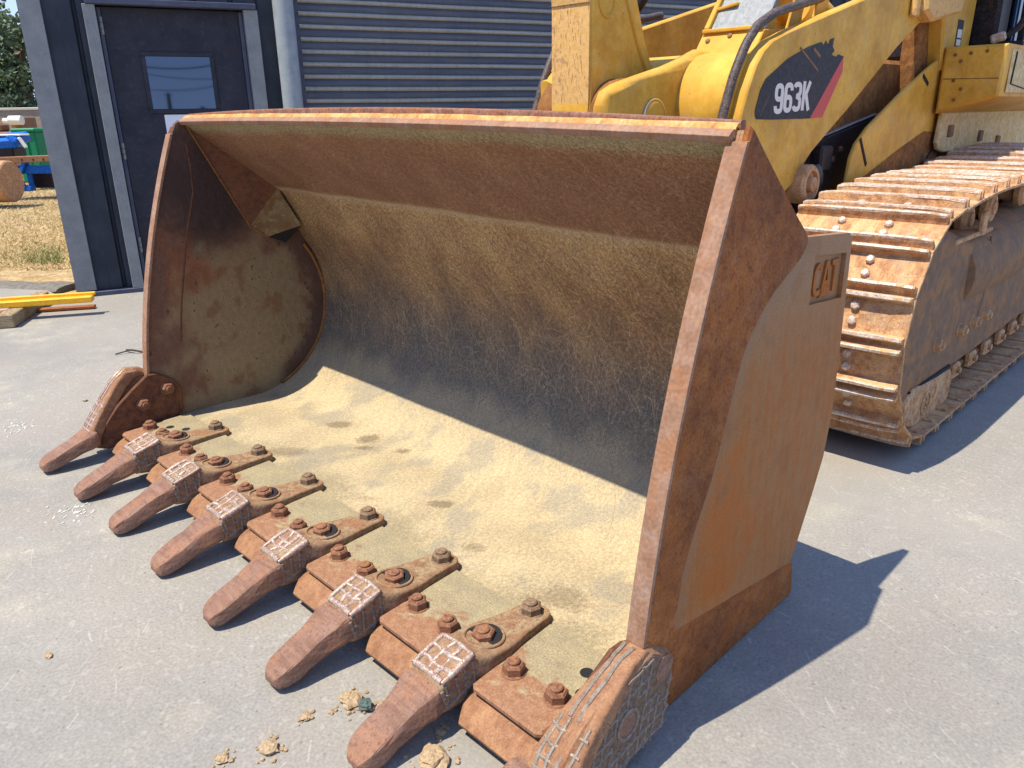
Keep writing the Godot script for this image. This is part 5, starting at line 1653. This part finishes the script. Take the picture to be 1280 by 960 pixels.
	bar(mb, V(2.06, 1.38, -4.0), V(2.06, 1.345, -4.5), 0.004, 0.005)
	part("door_gap", mb, M.dark_gap, o)
	mb = MB.new()
	for q in [[1.83, 1.52], [1.86, 1.49], [1.90, 1.525], [1.97, 1.53], [1.84, 1.40], [1.88, 1.36], [1.855, 1.31]]:
		mb.lathe([[0.008, 0.0], [0.008, 0.004], [0.005, 0.006]], V(q[0], q[1], -3.858), V(0, 0, 1), 8)
	bar(mb, V(1.79, 1.41, -3.859), V(2.04, 1.405, -3.859), 0.002, 0.004)
	part("tank_rivet", mb, M.yellow_grime, o)
	# pale lower frame plate under the tank
	mb = MB.new()
	mb.prism(PackedVector2Array([Vector2(-3.92, 1.25), Vector2(-3.90, 1.10), Vector2(-3.93, 1.065), Vector2(-4.0, 1.05), Vector2(-5.8, 0.98), Vector2(-5.8, 1.25)]), V(1.775, 0, 0), V(0, 0, 1), V(0, 1, 0), V(1, 0, 0), 0.025, 0.006)
	var fp := part("frame_plate", mb, M.yellow_dusty, o)
	for q in [[1.155, -4.06], [1.115, -4.62], [1.075, -5.0]]:
		mb = MB.new()
		mb.box(Transform3D(Basis.IDENTITY, V(1.806, q[0], q[1])), V(0.02, 0.06, 0.06), 0.01)
		part("plate_lug", mb, M.frame_dust, fp)
	mb = MB.new()
	mb.box(Transform3D(Basis.IDENTITY, V(1.80, 0.97, -4.6)), V(0.06, 0.1, 1.6), 0.01)  # dusty rail below the frame plate
	part("frame_lower_rail", mb, M.frame_dust, o)
	# sticker on the tower
	mb = MB.new()
	mb.box(Transform3D(Basis.IDENTITY, V(1.7715, 1.632, -4.06)), V(0.0025, 0.13, 0.09), 0.001)
	var st := part("warning_sticker", mb, M.decal_black, o)
	mb = MB.new()
	mb.box(Transform3D(Basis.IDENTITY, V(1.773, 1.632, -4.06)), V(0.002, 0.04, 0.066), 0.0005)
	mb.box(Transform3D(Basis.IDENTITY, V(1.773, 1.59, -4.06)), V(0.002, 0.03, 0.066), 0.0005)
	part("sticker_panel", mb, M.decal_white, st)

	# cab: dark front pillar, blue-tinted glass, a bent grab rail
	mb = MB.new()
	mb.box(Transform3D(Basis.IDENTITY, V(1.745, 1.9, -4.42)), V(0.26, 0.72, 0.2), 0.02)
	mb.box(Transform3D(Basis.IDENTITY, V(1.90, 1.583, -4.6)), V(0.20, 0.035, 0.5), 0.008)
	mb.box(Transform3D(Basis.IDENTITY, V(1.92, 1.85, -4.62)), V(0.035, 0.6, 0.03), 0.006)
	part("cab_pillar", mb, M.black_paint, o)
	mb = MB.new()
	mb.box(Transform3D(Basis.IDENTITY, V(1.885, 1.90, -5.3)), V(0.02, 0.60, 1.5), 0.004)
	part("cab_window", mb, M.cab_glass, o)
	mb = MB.new()
	mb.box(Transform3D(Basis.IDENTITY, V(1.5, 1.9, -5.3)), V(0.7, 0.7, 1.4), 0.02)
	part("cab_body", mb, M.black_paint, o)
	mb = MB.new()
	var gr := []
	var c2 := Curve3D.new()
	for q in [V(1.88, 1.605, -4.28), V(1.93, 1.625, -4.31), V(1.975, 1.665, -4.33), V(1.995, 1.73, -4.34), V(2.0, 1.85, -4.35), V(2.0, 2.1, -4.36)]:
		c2.add_point(q, V(-0.015, -0.02, 0), V(0.015, 0.02, 0))
	for i in 20: gr.append(c2.sample_baked(c2.get_baked_length() * i / 19.0))
	mb.tube(gr, 0.016, 10)
	part("grab_rail", mb, M.black_paint, o)
	mb = MB.new()
	mb.box(Transform3D(Basis.from_euler(V(0, 0.2, 0.3)), V(1.90, 1.615, -4.27)), V(0.07, 0.045, 0.03), 0.008)
	part("rail_clamp", mb, M.track_bare, o)


# ------------------------------------------------------------------ yard, building, background, litter
const WB := Vector3(-3.161, 0, -1.362)                  # a point at the foot of the building's front
const WD := Vector3(0.3294, 0, -0.9442)                 # along the front, to the right
const WN := Vector3(0.9442, 0, 0.3294)                  # out of the front


func build_yard() -> void:
	var mb := MB.new()
	mb.quad(V(-400, -0.06, 400), V(400, -0.06, 400), V(400, -0.06, -400), V(-400, -0.06, -400))
	mb.done(0, false)
	tag(part("dry_ground", mb, M.dry_ground), "", "", "", "structure")
	mb = MB.new()
	var pad := PackedVector2Array([Vector2(-3.30, -1.02), Vector2(-3.75, -1.02), Vector2(-4.25, -0.72), Vector2(-4.9, -0.2), Vector2(-6.0, 1.2), Vector2(-6.0, 14), Vector2(16, 14), Vector2(16, -16), Vector2(0.5, -16), Vector2(0.2, -11.2)])
	for i in pad.size(): pad[i].y = -pad[i].y
	mb.prism(pad, V(0, 0, 0), V(1, 0, 0), V(0, 0, -1), V(0, -1, 0), 0.12, 0.01)
	tag(part("concrete_yard", mb, M.concrete), "", "", "", "structure")
	mb = MB.new()
	var edge := []
	for i in 12:
		var f := i / 11.0
		edge.append(ring_at(V(lerpf(-3.7, -5.4, f), -0.035, lerpf(-1.10, 0.1, f)) + V(-0.2, 0, -0.12), V(0.5, 0, 0.86), V(0, 1, 0), 0.16 + 0.04 * sin(i * 2.3), 0.03 + 0.006 * sin(i * 1.7), 2.0, 10))
	mb.loft(edge, 50)
	tag(part("asphalt_edge", mb, M.asphalt), "", "", "", "structure")


# a box on the front: from s0 to s1 along it, y0 to y1, n0 to n1 outwards
func on_front(mb: MB, s0: float, s1: float, y0: float, y1: float, n0: float, n1: float, bev := 0.003) -> void:
	var c := WB + WD * ((s0 + s1) / 2) + WN * ((n0 + n1) / 2) + V(0, (y0 + y1) / 2, 0)
	mb.box(Transform3D(Basis(WD, Vector3.UP, WN), c), V(s1 - s0, y1 - y0, n1 - n0), bev)


# sheet with a profile of (s, n) points, upright
func sheet(mb: MB, prof: Array, y0: float, y1: float) -> void:
	for i in prof.size() - 1:
		var a: Vector3 = WB + WD * prof[i][0] + WN * prof[i][1]
		var b: Vector3 = WB + WD * prof[i + 1][0] + WN * prof[i + 1][1]
		mb.quad(a + V(0, y0, 0), b + V(0, y0, 0), b + V(0, y1, 0), a + V(0, y1, 0))
	mb.done(0, false)


func ribbed(s0: float, s1: float, n: float, pitch := 0.20) -> Array:
	var p := [[s0, n]]
	var s := s0 + 0.15
	while s + 0.05 < s1:
		p.append([s, n]); p.append([s + 0.012, n + 0.028]); p.append([s + 0.042, n + 0.028]); p.append([s + 0.054, n])
		s += pitch
	p.append([s1, n])
	return p


func build_building() -> void:
	var o := thing("metal_building", "dark navy metal-clad workshop with grey trim, steel door and roller shutter", "building", WB + WD * 3.0)
	var top := 4.2
	var mb := MB.new()
	# body behind the cladding
	var c := WB + WD * 3.9 + WN * -3.2 + V(0, top / 2, 0)
	mb.box(Transform3D(Basis(WD, Vector3.UP, WN), c), V(8.3, top, 6.1), 0.01)
	part("wall_core", mb, M.wall_navy, o)
	mb = MB.new()
	on_front(mb, -0.30, 1.2, 0.0, 0.035, -0.2, 0.02)
	part("base_flashing", mb, M.trim_dark, o)
	mb = MB.new()
	mb.prism(PackedVector2Array([Vector2(-0.292, 0.0), Vector2(-0.153, 0.0), Vector2(-0.153, -0.05), Vector2(-0.275, -0.05), Vector2(-0.275, -0.14), Vector2(-0.292, -0.14)]), WB + V(0, 0.045, 0), WD, WN, V(0, 1, 0), top - 0.05, 0.002)
	part("corner_trim", mb, M.trim_grey, o)
	mb = MB.new()
	sheet(mb, [[-0.16, -0.04], [-0.06, -0.04], [-0.05, -0.035], [0.028, -0.035], [0.04, -0.075], [0.052, -0.075], [0.064, -0.04], [0.105, -0.04]], 0.04, top)
	part("wall_sheet", mb, M.wall_navy, o)
	mb = MB.new()
	sheet(mb, [[0.105, -0.04], [0.3, -0.04], [0.312, -0.07], [0.334, -0.07], [0.346, -0.04], [0.56, -0.04], [0.572, -0.07], [0.594, -0.07], [0.606, -0.04], [0.82, -0.04], [0.832, -0.07], [0.854, -0.07], [0.866, -0.04], [1.08, -0.04], [1.092, -0.07], [1.114, -0.07], [1.126, -0.04], [1.3, -0.04]], 2.05, top)
	part("wall_sheet", mb, M.wall_navy, o)
	mb = MB.new()
	sheet(mb, [[1.28, -0.04], [1.56, -0.04]], 0.04, top)
	part("wall_sheet", mb, M.wall_navy, o)
	mb = MB.new()
	sheet(mb, ribbed(6.3, 8.0, -0.03, 0.2), 0.04, top)
	part("wall_sheet", mb, M.wall_navy, o)
	# door frame
	for q in [[0.100, 0.181], [1.184, 1.286]]:
		mb = MB.new()
		on_front(mb, q[0], q[1], 0.036, 2.052, -0.06, 0.012)
		part("door_jamb", mb, M.trim_grey, o)
	mb = MB.new()
	on_front(mb, 0.186, 0.212, 0.04, 2.04, -0.10, -0.045)
	on_front(mb, 1.152, 1.180, 0.04, 2.04, -0.10, -0.045)
	part("door_stop", mb, M.trim_dark, o)
	mb = MB.new()
	on_front(mb, 0.12, 1.275, 2.054, 2.092, -0.06, 0.03)
	part("door_lintel", mb, M.trim_dark, o)
	# door
	mb = MB.new()
	on_front(mb, 0.214, 1.150, 0.045, 2.045, -0.10, -0.062)
	var d := part("steel_door", mb, M.door_navy, o)
	mb = MB.new()
	on_front(mb, 0.425, 0.935, 1.722, 1.752, -0.062, -0.05)
	on_front(mb, 0.425, 0.935, 1.322, 1.352, -0.062, -0.05)
	on_front(mb, 0.425, 0.455, 1.3525, 1.7215, -0.062, -0.05)
	on_front(mb, 0.905, 0.935, 1.3525, 1.7215, -0.062, -0.05)
	part("window_frame", mb, M.door_navy, d)
	mb = MB.new()
	on_front(mb, 0.4555, 0.9045, 1.353, 1.721, -0.062, -0.058, 0.0005)
	part("window_pane", mb, M.door_glass, d)
	for y in [1.86, 1.0, 0.3]:
		mb = MB.new()
		for k in 3:
			var a := WB + WD * 0.204 + WN * -0.045 + V(0, y + k * 0.04, 0)
			mb.lathe([[0.011, 0.0], [0.011, 0.036]], a, V(0, 1, 0), 10)
		part("hinge", mb, M.trim_grey, d)
	mb = MB.new()
	on_front(mb, 1.06, 1.10, 1.0, 1.03, -0.062, -0.02)
	on_front(mb, 0.99, 1.10, 1.008, 1.022, -0.02, -0.008)
	part("door_handle", mb, M.pipe_grey, d)
	# downpipe and shutter guide
	mb = MB.new()
	var pb := WB + WD * 1.475 + WN * 0.05
	mb.lathe([[0.078, 0.0], [0.078, top]], pb, V(0, 1, 0), 28)
	part("downpipe", mb, M.pipe_grey, o)
	mb = MB.new()
	on_front(mb, 1.545, 1.60, 0.0, 3.3, -0.09, -0.028)
	part("shutter_guide", mb, M.trim_dark, o)
	mb = MB.new()
	on_front(mb, 6.2, 6.3, 0.0, 3.3, -0.09, -0.028)
	part("shutter_guide", mb, M.trim_dark, o)
	mb = MB.new()
	on_front(mb, 1.55, 6.3, 3.3, 4.2, -0.09, -0.04)
	part("shutter_hood", mb, M.wall_navy, o)
	# roller shutter of interlocked slats
	var sh := Node3D.new()
	sh.name = "roller_shutter"
	o.add_child(sh, true)
	sh.position = WD * -1.4 + V(0, 0, 0)
	var sm := []
	var prof := [[-0.008, 0.0], [0.002, -0.003], [0.012, -0.010], [0.016, -0.018], [0.013, -0.026], [0.0, -0.033], [-0.010, -0.036], [-0.009, -0.042], [-0.001, -0.058], [0.0, -0.072], [-0.003, -0.084], [-0.009, -0.0935]]
	for kind in 3:
		var am := ArrayMesh.new()
		for band in [[1, 5], [5, 11]]:      # the bead, its bright line put into the colour, then the face
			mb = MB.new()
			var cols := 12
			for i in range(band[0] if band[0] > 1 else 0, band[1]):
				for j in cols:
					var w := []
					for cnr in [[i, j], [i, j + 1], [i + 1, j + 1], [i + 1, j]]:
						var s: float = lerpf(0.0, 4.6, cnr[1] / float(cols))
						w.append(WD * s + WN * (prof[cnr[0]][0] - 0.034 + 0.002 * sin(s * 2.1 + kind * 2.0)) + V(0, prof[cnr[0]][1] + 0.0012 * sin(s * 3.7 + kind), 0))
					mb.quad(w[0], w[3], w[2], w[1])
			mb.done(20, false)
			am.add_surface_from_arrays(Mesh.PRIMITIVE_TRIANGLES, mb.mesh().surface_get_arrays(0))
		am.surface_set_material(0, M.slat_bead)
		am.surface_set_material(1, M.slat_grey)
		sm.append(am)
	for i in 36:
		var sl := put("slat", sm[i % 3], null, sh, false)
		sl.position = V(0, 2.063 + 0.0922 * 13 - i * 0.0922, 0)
	# notice on the door
	mb = MB.new()
	on_front(mb, 0.525, 0.735, 1.03, 1.312, -0.0615, -0.0605, 0.0002)
	tag(part("paper_notice", mb, M.paper), "white paper notice stuck on the dark steel door below its window", "notice")


func leaf_cluster(count: int, size: float, radius: Vector3, lobes: Array, seed_: int) -> MultiMesh:
	var g := RandomNumberGenerator.new(); g.seed = seed_
	var mb := MB.new()
	mb.tri(V(0, 0, 0), V(0.5, 0.12, 0.35), V(1, 0, 0)); mb.tri(V(0, 0, 0), V(1, 0, 0), V(0.5, 0.08, -0.35))
	mb.done(0, false)
	var mm := MultiMesh.new()
	mm.transform_format = MultiMesh.TRANSFORM_3D
	mm.mesh = mb.mesh()
	mm.instance_count = count
	for i in count:
		var l: Array = lobes[g.randi() % lobes.size()]
		var dir := Vector3(g.randfn(), g.randfn(), g.randfn()).normalized()
		var p: Vector3 = l[0] + dir * l[1] * pow(g.randf(), 0.4) * radius
		var b := Basis.from_euler(V(g.randf() * TAU, g.randf() * TAU, g.randf() * TAU)).scaled(Vector3.ONE * size * g.randf_range(0.6, 1.4))
		mm.set_instance_transform(i, Transform3D(b, p))
	return mm


func build_tree(at: Vector3, height: float, spread: float, leaf: Material, label: String, seed_: int) -> void:
	var t := thing("broadleaf_tree", label, "tree", at, "trees beyond the yard wall")
	var g := RandomNumberGenerator.new(); g.seed = seed_
	var mb := MB.new()
	mb.tube([V(0, 0, 0), V(0.1, height * 0.3, 0), V(-0.1, height * 0.6, 0.1), V(0, height * 0.85, 0)], [0.28, 0.2, 0.12, 0.05], 10)
	var lobes := []
	for i in 17:
		var y := g.randf_range(0.12, 0.98)
		var r := spread * (1.0 - absf(y - 0.42) * 1.1)
		var a := g.randf() * TAU
		var p := V(cos(a) * r * g.randf_range(0.2, 0.9), height * y, sin(a) * r * g.randf_range(0.2, 0.9))
		lobes.append([p, g.randf_range(0.5, 1.05) * spread * 0.36])
		mb.tube([V(0, height * y * 0.6, 0), p * V(0.5, 0.9, 0.5), p], [0.07, 0.045, 0.015], 6)
	part("trunk", mb, M.bark, t, false)
	var m := MultiMeshInstance3D.new()
	m.multimesh = leaf_cluster(4200, 0.16, Vector3(1, 0.8, 1), lobes, seed_ + 1)
	m.material_override = leaf
	m.name = "crown"
	m.set_meta("kind", "stuff")
	t.add_child(m)


func far(depth: float, t: float, y: float) -> Vector3:     # a point in the strip of yard left of the building
	return V(3.1786, 0, 0.6473) + V(-0.708, 0, -0.7062) * depth + V(0.7062, 0, -0.708) * t + V(0, y, 0)


func build_background() -> void:
	var F := V(-0.708, 0, -0.7062)
	var Rt := V(0.7062, 0, -0.708)
	var face := Basis(Rt, Vector3.UP, -F)
	# yellow bar on a timber, beside the concrete
	var mb := MB.new()
	bar(mb, V(-2.60, 0.112, -1.005), V(-3.70, 0.118, 0.96), 0.085, 0.042, Vector3.UP, 0.005)
	bar(mb, V(-2.615, 0.142, -1.03), V(-3.73, 0.148, 0.93), 0.03, 0.02, Vector3.UP, 0.003)
	tag(part("yellow_steel_bar", mb, M.bar_yellow), "long yellow painted steel bar lying on a timber at the left edge", "steel bar")
	mb = MB.new()
	bar(mb, V(-2.62, 0.046, -0.46), V(-3.25, 0.046, -0.85), 0.10, 0.088, Vector3.UP, 0.006)
	tag(part("timber_block", mb, M.timber), "weathered timber block under the yellow steel bar", "timber")
	mb = MB.new()
	bar(mb, V(-2.78, 0.015, -1.06), V(-3.72, 0.015, 0.5), 0.06, 0.02, Vector3.UP, 0.003)
	tag(part("rusty_flat_bar", mb, M.rust_brown), "rusty flat steel bar on the ground beneath the yellow bar", "steel bar")

	# wall across the back, machines and bins before it
	mb = MB.new()
	mb.box(Transform3D(face, far(20.0, -16.0, 0.75)), V(18.0, 1.62, 0.2), 0.01)
	var w := part("yard_wall", mb, M.render_wall)
	tag(w, "long beige rendered wall closing the yard behind the machines", "wall")
	mb = MB.new()
	mb.box(Transform3D(face, far(20.0, -16.0, 1.575)), V(18.1, 0.06, 0.26), 0.008)
	part("wall_coping", mb, M.wall_cap, w)
	# brown box with a white roll before the wall
	mb = MB.new()
	mb.box(Transform3D(face, far(18.6, -12.0, 0.62)), V(2.2, 0.9, 0.7), 0.03)
	mb.box(Transform3D(face, far(18.55, -11.05, 1.18)), V(0.34, 0.44, 0.5), 0.04)
	mb.box(Transform3D(face, far(18.5, -11.9, 1.16)), V(0.9, 0.22, 0.4), 0.06)
	tag(part("brown_engine_unit", mb, M.frame_dust), "dull brown engine unit standing against the beige wall", "machine")
	mb = MB.new()
	mb.lathe([[0.06, -0.16], [0.10, -0.15], [0.10, 0.12], [0.07, 0.13]], far(18.2, -10.98, 1.31), Rt, 18)
	mb.lathe([[0.05, -0.3], [0.06, -0.29], [0.06, -0.16], [0.05, -0.15]], far(18.2, -10.98, 1.30), Rt, 12)
	tag(part("white_filter_drum", mb, M.roll_white), "small white cylinder lying on the brown engine unit", "cylinder")
	# green wheeled bin
	var bn := thing("green_bin", "green plastic bin with ribbed side standing behind the blue implement", "bin", far(16.5, -9.72, 0))
	mb = MB.new()
	var bx := face
	mb.box(Transform3D(bx, V(0, 0.6, 0)), V(0.44, 1.0, 0.5), 0.03)
	part("bin_body", mb, M.green_plastic, bn, false)
	mb = MB.new()
	mb.box(Transform3D(bx, V(0, 1.12, 0.0)), V(0.50, 0.07, 0.58), 0.03)
	part("bin_lid", mb, M.green_plastic, bn, false)
	mb = MB.new()
	mb.box(Transform3D(bx, bx * V(0.03, 0.75, 0.255)), V(0.03, 0.55, 0.03), 0.008)
	mb.box(Transform3D(bx, bx * V(-0.12, 0.95, 0.255)), V(0.2, 0.06, 0.03), 0.008)
	part("bin_rib", mb, M.green_plastic, bn, false)
	# blue implement
	var im := thing("blue_implement", "bright blue farm implement with rusty cross beam and blue legs", "implement", far(14.4, -8.8, 0))
	mb = MB.new()
	mb.box(Transform3D(face * Basis.from_euler(V(0.25, 0, 0.06)), face * V(-0.20, 0.96, 0)), V(0.72, 0.17, 0.5), 0.03)
	mb.box(Transform3D(face * Basis.from_euler(V(0, 0, -0.9)), face * V(0.1, 0.99, 0.1)), V(0.16, 0.06, 0.4), 0.02)
	part("top_cover", mb, M.blue_paint, im, false)
	mb = MB.new()
	mb.box(Transform3D(face, face * V(-0.18, 0.77, 0)), V(0.46, 0.16, 0.4), 0.02)
	mb.box(Transform3D(face, face * V(0.45, 0.30, -0.2)), V(0.7, 0.34, 0.3), 0.02)
	part("dark_body", mb, M.black_paint, im, false)
	mb = MB.new()
	mb.box(Transform3D(face * Basis.from_euler(V(0, 0, 0.02)), face * V(0.2, 0.65, 0.22)), V(1.2, 0.11, 0.12), 0.01)
	part("cross_beam", mb, M.rust_orange, im, false)
	mb = MB.new()
	for q in [0.22, 0.42, 0.6]:
		mb.lathe([[0.018, 0], [0.018, 0.002]], face * V(q, 0.645, 0.2815), face.z, 10)
	part("beam_hole", mb, M.dark_gap, im, false)
	mb = MB.new()
	mb.box(Transform3D(face * Basis.from_euler(V(0, 0, 0.25)), face * V(0.05, 0.36, 0.2)), V(0.07, 0.5, 0.08), 0.01)
	mb.box(Transform3D(face, face * V(-0.10, 0.36, 0.1)), V(0.08, 0.5, 0.08), 0.01)
	mb.box(Transform3D(face, face * V(0.42, 0.47, 0.15)), V(0.75, 0.14, 0.08), 0.01)
	mb.box(Transform3D(face, face * V(0.06, 0.15, 0.15)), V(0.38, 0.10, 0.16), 0.02)
	mb.box(Transform3D(face, face * V(0.20, 0.36, 0.12)), V(0.07, 0.5, 0.07), 0.01)
	mb.box(Transform3D(face * Basis.from_euler(V(0, 0, -0.5)), face * V(0.12, 0.42, 0.24)), V(0.06, 0.55, 0.05), 0.01)
	part("blue_frame", mb, M.blue_paint, im, false)
	mb = MB.new()
	mb.box(Transform3D(face, face * V(-0.05, 1.06, 0.0)), V(0.5, 0.03, 0.3), 0.01)
	mb.box(Transform3D(face * Basis.from_euler(V(0, 0, 0.5)), face * V(0.22, 0.93, 0.15)), V(0.05, 0.2, 0.06), 0.01)
	part("pale_fitting", mb, M.roll_white, im, false)
	# brown steel drum at the very left
	mb = MB.new()
	mb.lathe([[0.30, -0.6], [0.33, -0.58], [0.335, 0.0], [0.33, 0.40], [0.31, 0.42]], far(13.0, -8.55, 0.36), Rt, 36)
	tag(part("rusty_steel_drum", mb, M.track_rust), "rusty brown steel drum lying on dry grass at the left edge", "drum")

	build_tree(far(26.0, -17.0, 0), 7.5, 2.9, M.leaf_light, "pale green tree just beyond the wall, left of the building", 401)
	build_tree(far(29.0, -19.5, 0), 9.0, 3.4, M.leaf_dark, "darker tree standing behind the pale green one", 411)
	build_tree(far(25.0, -14.6, 0), 4.2, 2.0, M.leaf_dark, "low dark tree over the wall, nearest the building's corner", 421)

	# dry grass
	var g := RandomNumberGenerator.new(); g.seed = 77
	for kind in 2:
		var bm := MB.new()
		bm.tri(V(-0.004, 0, 0), V(0.004, 0, 0), V(0.012, 0.09, 0.01)); bm.done(0, false)
		var mm := MultiMesh.new()
		mm.transform_format = MultiMesh.TRANSFORM_3D
		mm.mesh = bm.mesh()
		var n: int = [30000, 700][kind]
		mm.instance_count = n
		for i in n:
			var p: Vector3
			if kind == 0: p = far(g.randf_range(7.2, 19.0), 0, -0.065) + Rt * 0.0
			if kind == 0:
				var dpt := g.randf_range(7.3, 19.0)
				p = far(dpt, dpt * g.randf_range(-0.74, -0.52), -0.065)
			else:
				var dpt := 7.6 + absf(g.randfn(0, 0.5))
				p = far(dpt, dpt * (-0.585 - absf(g.randfn(0, 0.03))), -0.065)
			var b := Basis.from_euler(V(g.randfn(0, 0.5), g.randf() * TAU, g.randfn(0, 0.5))).scaled(V(1.5, g.randf_range(0.25, 0.9) * (1.2 if kind else 0.8), 1.5))
			mm.set_instance_transform(i, Transform3D(b, p))
		var mi := MultiMeshInstance3D.new()
		mi.multimesh = mm
		mi.material_override = [M.grass_dry, M.grass_green][kind]
		mi.name = ["dry_grass", "green_weeds"][kind]
		add_child(mi)
		tag(mi, ["short dry straw-coloured grass covering the ground beyond the concrete", "sparse green weeds growing along the concrete's edge by the building"][kind], "grass", "", "stuff")

	# what the door's window mirrors: poles and wires across the street, behind the photographer
	var poles := [[30.0, 14.0, 6.3, "timber utility pole across the street, the one nearer the photographer"], [30.0, 0.0, 6.3, "timber utility pole across the street, left end of the sagging wires"], [140.0, 39.0, 5.6, "far timber utility pole mirrored at the left of the door's window"], [150.0, 36.0, 3.4, "shortest far pole mirrored low in the door's window"]]
	for q in poles:
		var pl := thing("utility_pole", q[3], "pole", V(q[0], 0, q[1]))
		var far_off: float = 2.6 if q[0] > 100 else 1.0
		mb = MB.new()
		mb.tube([V(0, 0, 0), V(0, q[2], 0)], [0.15 * far_off, 0.11 * far_off], 10)
		part("pole", mb, M.bark, pl, false)
		mb = MB.new()
		mb.box(Transform3D(Basis.from_euler(V(0, 0.2, 0)), V(0, q[2] - 0.3, 0)), V(0.12, 0.12, 1.6), 0.01)
		part("cross_arm", mb, M.bark, pl, false)
	var wires := [[6.0, 6.0, 2.55, 0.03, "topmost overhead wire, the thickest, sagging between the nearer poles"], [5.6, 4.3, 1.9, 0.018, "overhead wire second from the top across the street"], [5.3, 5.5, 2.9, 0.01, "thin overhead wire third from the top across the street"], [4.4, 4.9, 2.1, 0.01, "lowest thin overhead wire across the street"]]
	for q in wires:
		mb = MB.new()
		var pp := []
		for i in 25:
			var f := i / 24.0
			pp.append(V(30.0, lerpf(q[0], q[1], f) - 4.0 * f * (1 - f) * q[2], lerpf(14.0, 0.0, f)))
		mb.tube(pp, q[3], 5)
		tag(part("overhead_wire", mb, M.dark_gap), q[4], "wire", "wires across the street")


func build_litter() -> void:
	var clods := [[1.895, -0.09, 0.030, "pale soil clod beside the green stone near the teeth"], [1.885, 0.112, 0.022, "flat pale soil clod alone on the concrete before the teeth"], [1.862, 0.008, 0.013, "tiny soil crumb between the teeth and the flat clod"], [1.838, 0.195, 0.015, "small soil lump nearest the photo's lower edge"], [2.165, -0.115, 0.034, "largest soil clod, under the blade next to the corner tooth"], [2.115, -0.175, 0.014, "small crumb of soil behind the largest clod"], [1.955, -0.135, 0.013, "soil crumb right of the green stone"]]
	for i in clods.size():
		var q: Array = clods[i]
		var o := thing("soil_clod", q[3], "clod", V(q[0], 0, q[1]), "soil clods by the teeth")
		var mb := MB.new()
		mb.ball(V(0, q[2] * 0.28, 0), V(q[2], q[2] * 0.42, q[2] * 0.85), 0.5, 500 + i, 16.0)
		for k in 3 + int(q[2] * 400):
			var a := rng.randf() * TAU
			var d: float = q[2] * rng.randf_range(0.9, 1.9)
			var r := rng.randf_range(0.002, 0.006)
			mb.ball(V(cos(a) * d, r * 0.5, sin(a) * d), V(r, r * 0.7, r), 0.4, 600 + i * 20 + k, 20.0)
		part("clod_body", mb, M.soil_clod, o, false)
	var mb := MB.new()
	mb.ball(V(1.934, 0.009, -0.104), V(0.019, 0.014, 0.016), 0.5, 520, 12.0)
	tag(part("green_stone", mb, M.stone_green), "small dark green stone touching a soil clod before the teeth", "stone")
	mb = MB.new()
	mb.tube([V(-1.46, 0.012, -0.80), V(-1.40, 0.02, -0.815), V(-1.36, 0.006, -0.86)], 0.006, 6)
	mb.tube([V(-1.42, 0.018, -0.812), V(-1.44, 0.006, -0.73)], 0.004, 6)
	tag(part("forked_twig", mb, M.twig_brown), "dark forked twig on the concrete left of the bucket", "twig")
	var marks := [[-0.62, -0.02, 0.10, "cluster of white chalky scuffs on the concrete left of the teeth"], [0.42, 0.06, 0.07, "white scuffs on the concrete before the second tooth"]]
	for q in marks:
		mb = MB.new()
		for k in 44:
			var c := V(q[0] + rng.randfn(0, q[2] * 0.5), 0, q[1] + rng.randfn(0, q[2] * 0.5))
			var poly := PackedVector2Array()
			var r := rng.randf_range(0.0015, 0.006)
			var an := rng.randfn(0.6, 0.5)
			for i in 9:
				var t := TAU * i / 9.0
				var v := Vector2(cos(t) * rng.randf_range(1.0, 2.6), sin(t) * rng.randf_range(0.35, 0.9)).rotated(an) * r
				poly.append(v)
			mb.prism(poly, c, V(1, 0, 0), V(0, 0, 1), V(0, 1, 0), 0.0012 + 0.00003 * k, 0.0)
		tag(part("chalk_scuff", mb, M.chalk), q[3], "scuff mark", "white scuffs on the concrete")
	var bits := [[3.2, -1.9], [2.95, -1.55], [3.05, -0.75], [-0.75, -0.35], [0.5, 0.5], [3.3, -1.2], [2.85, -0.35], [1.2, 0.35], [-1.0, 0.0]]
	for i in bits.size():
		mb = MB.new()
		var r := rng.randf_range(0.005, 0.011)
		mb.ball(V(0, r * 0.4, 0), V(r * 1.5, r * 0.6, r), 0.5, 540 + i, 14.0)
		var o := part("dirt_crumb", mb, M.soil_clod, null)
		o.position = V(bits[i][0], 0, bits[i][1])
		tag(o, ["crumb of dirt beside the track's shadow", "crumb of dirt between the track's shadow and the bucket's shadow", "crumb of dirt right of the bucket's shadow, toward the viewer", "crumb of dirt left of the bucket's far corner tooth", "crumb of dirt before the second and third tooth", "crumb of dirt on the sunlit concrete beyond the shadow's tip", "crumb of dirt near the photo's lower right corner", "crumb of dirt in front of the fourth tooth", "crumb of dirt nearest the chalky scuffs at the left"][i], "crumb", "crumbs scattered over the concrete")
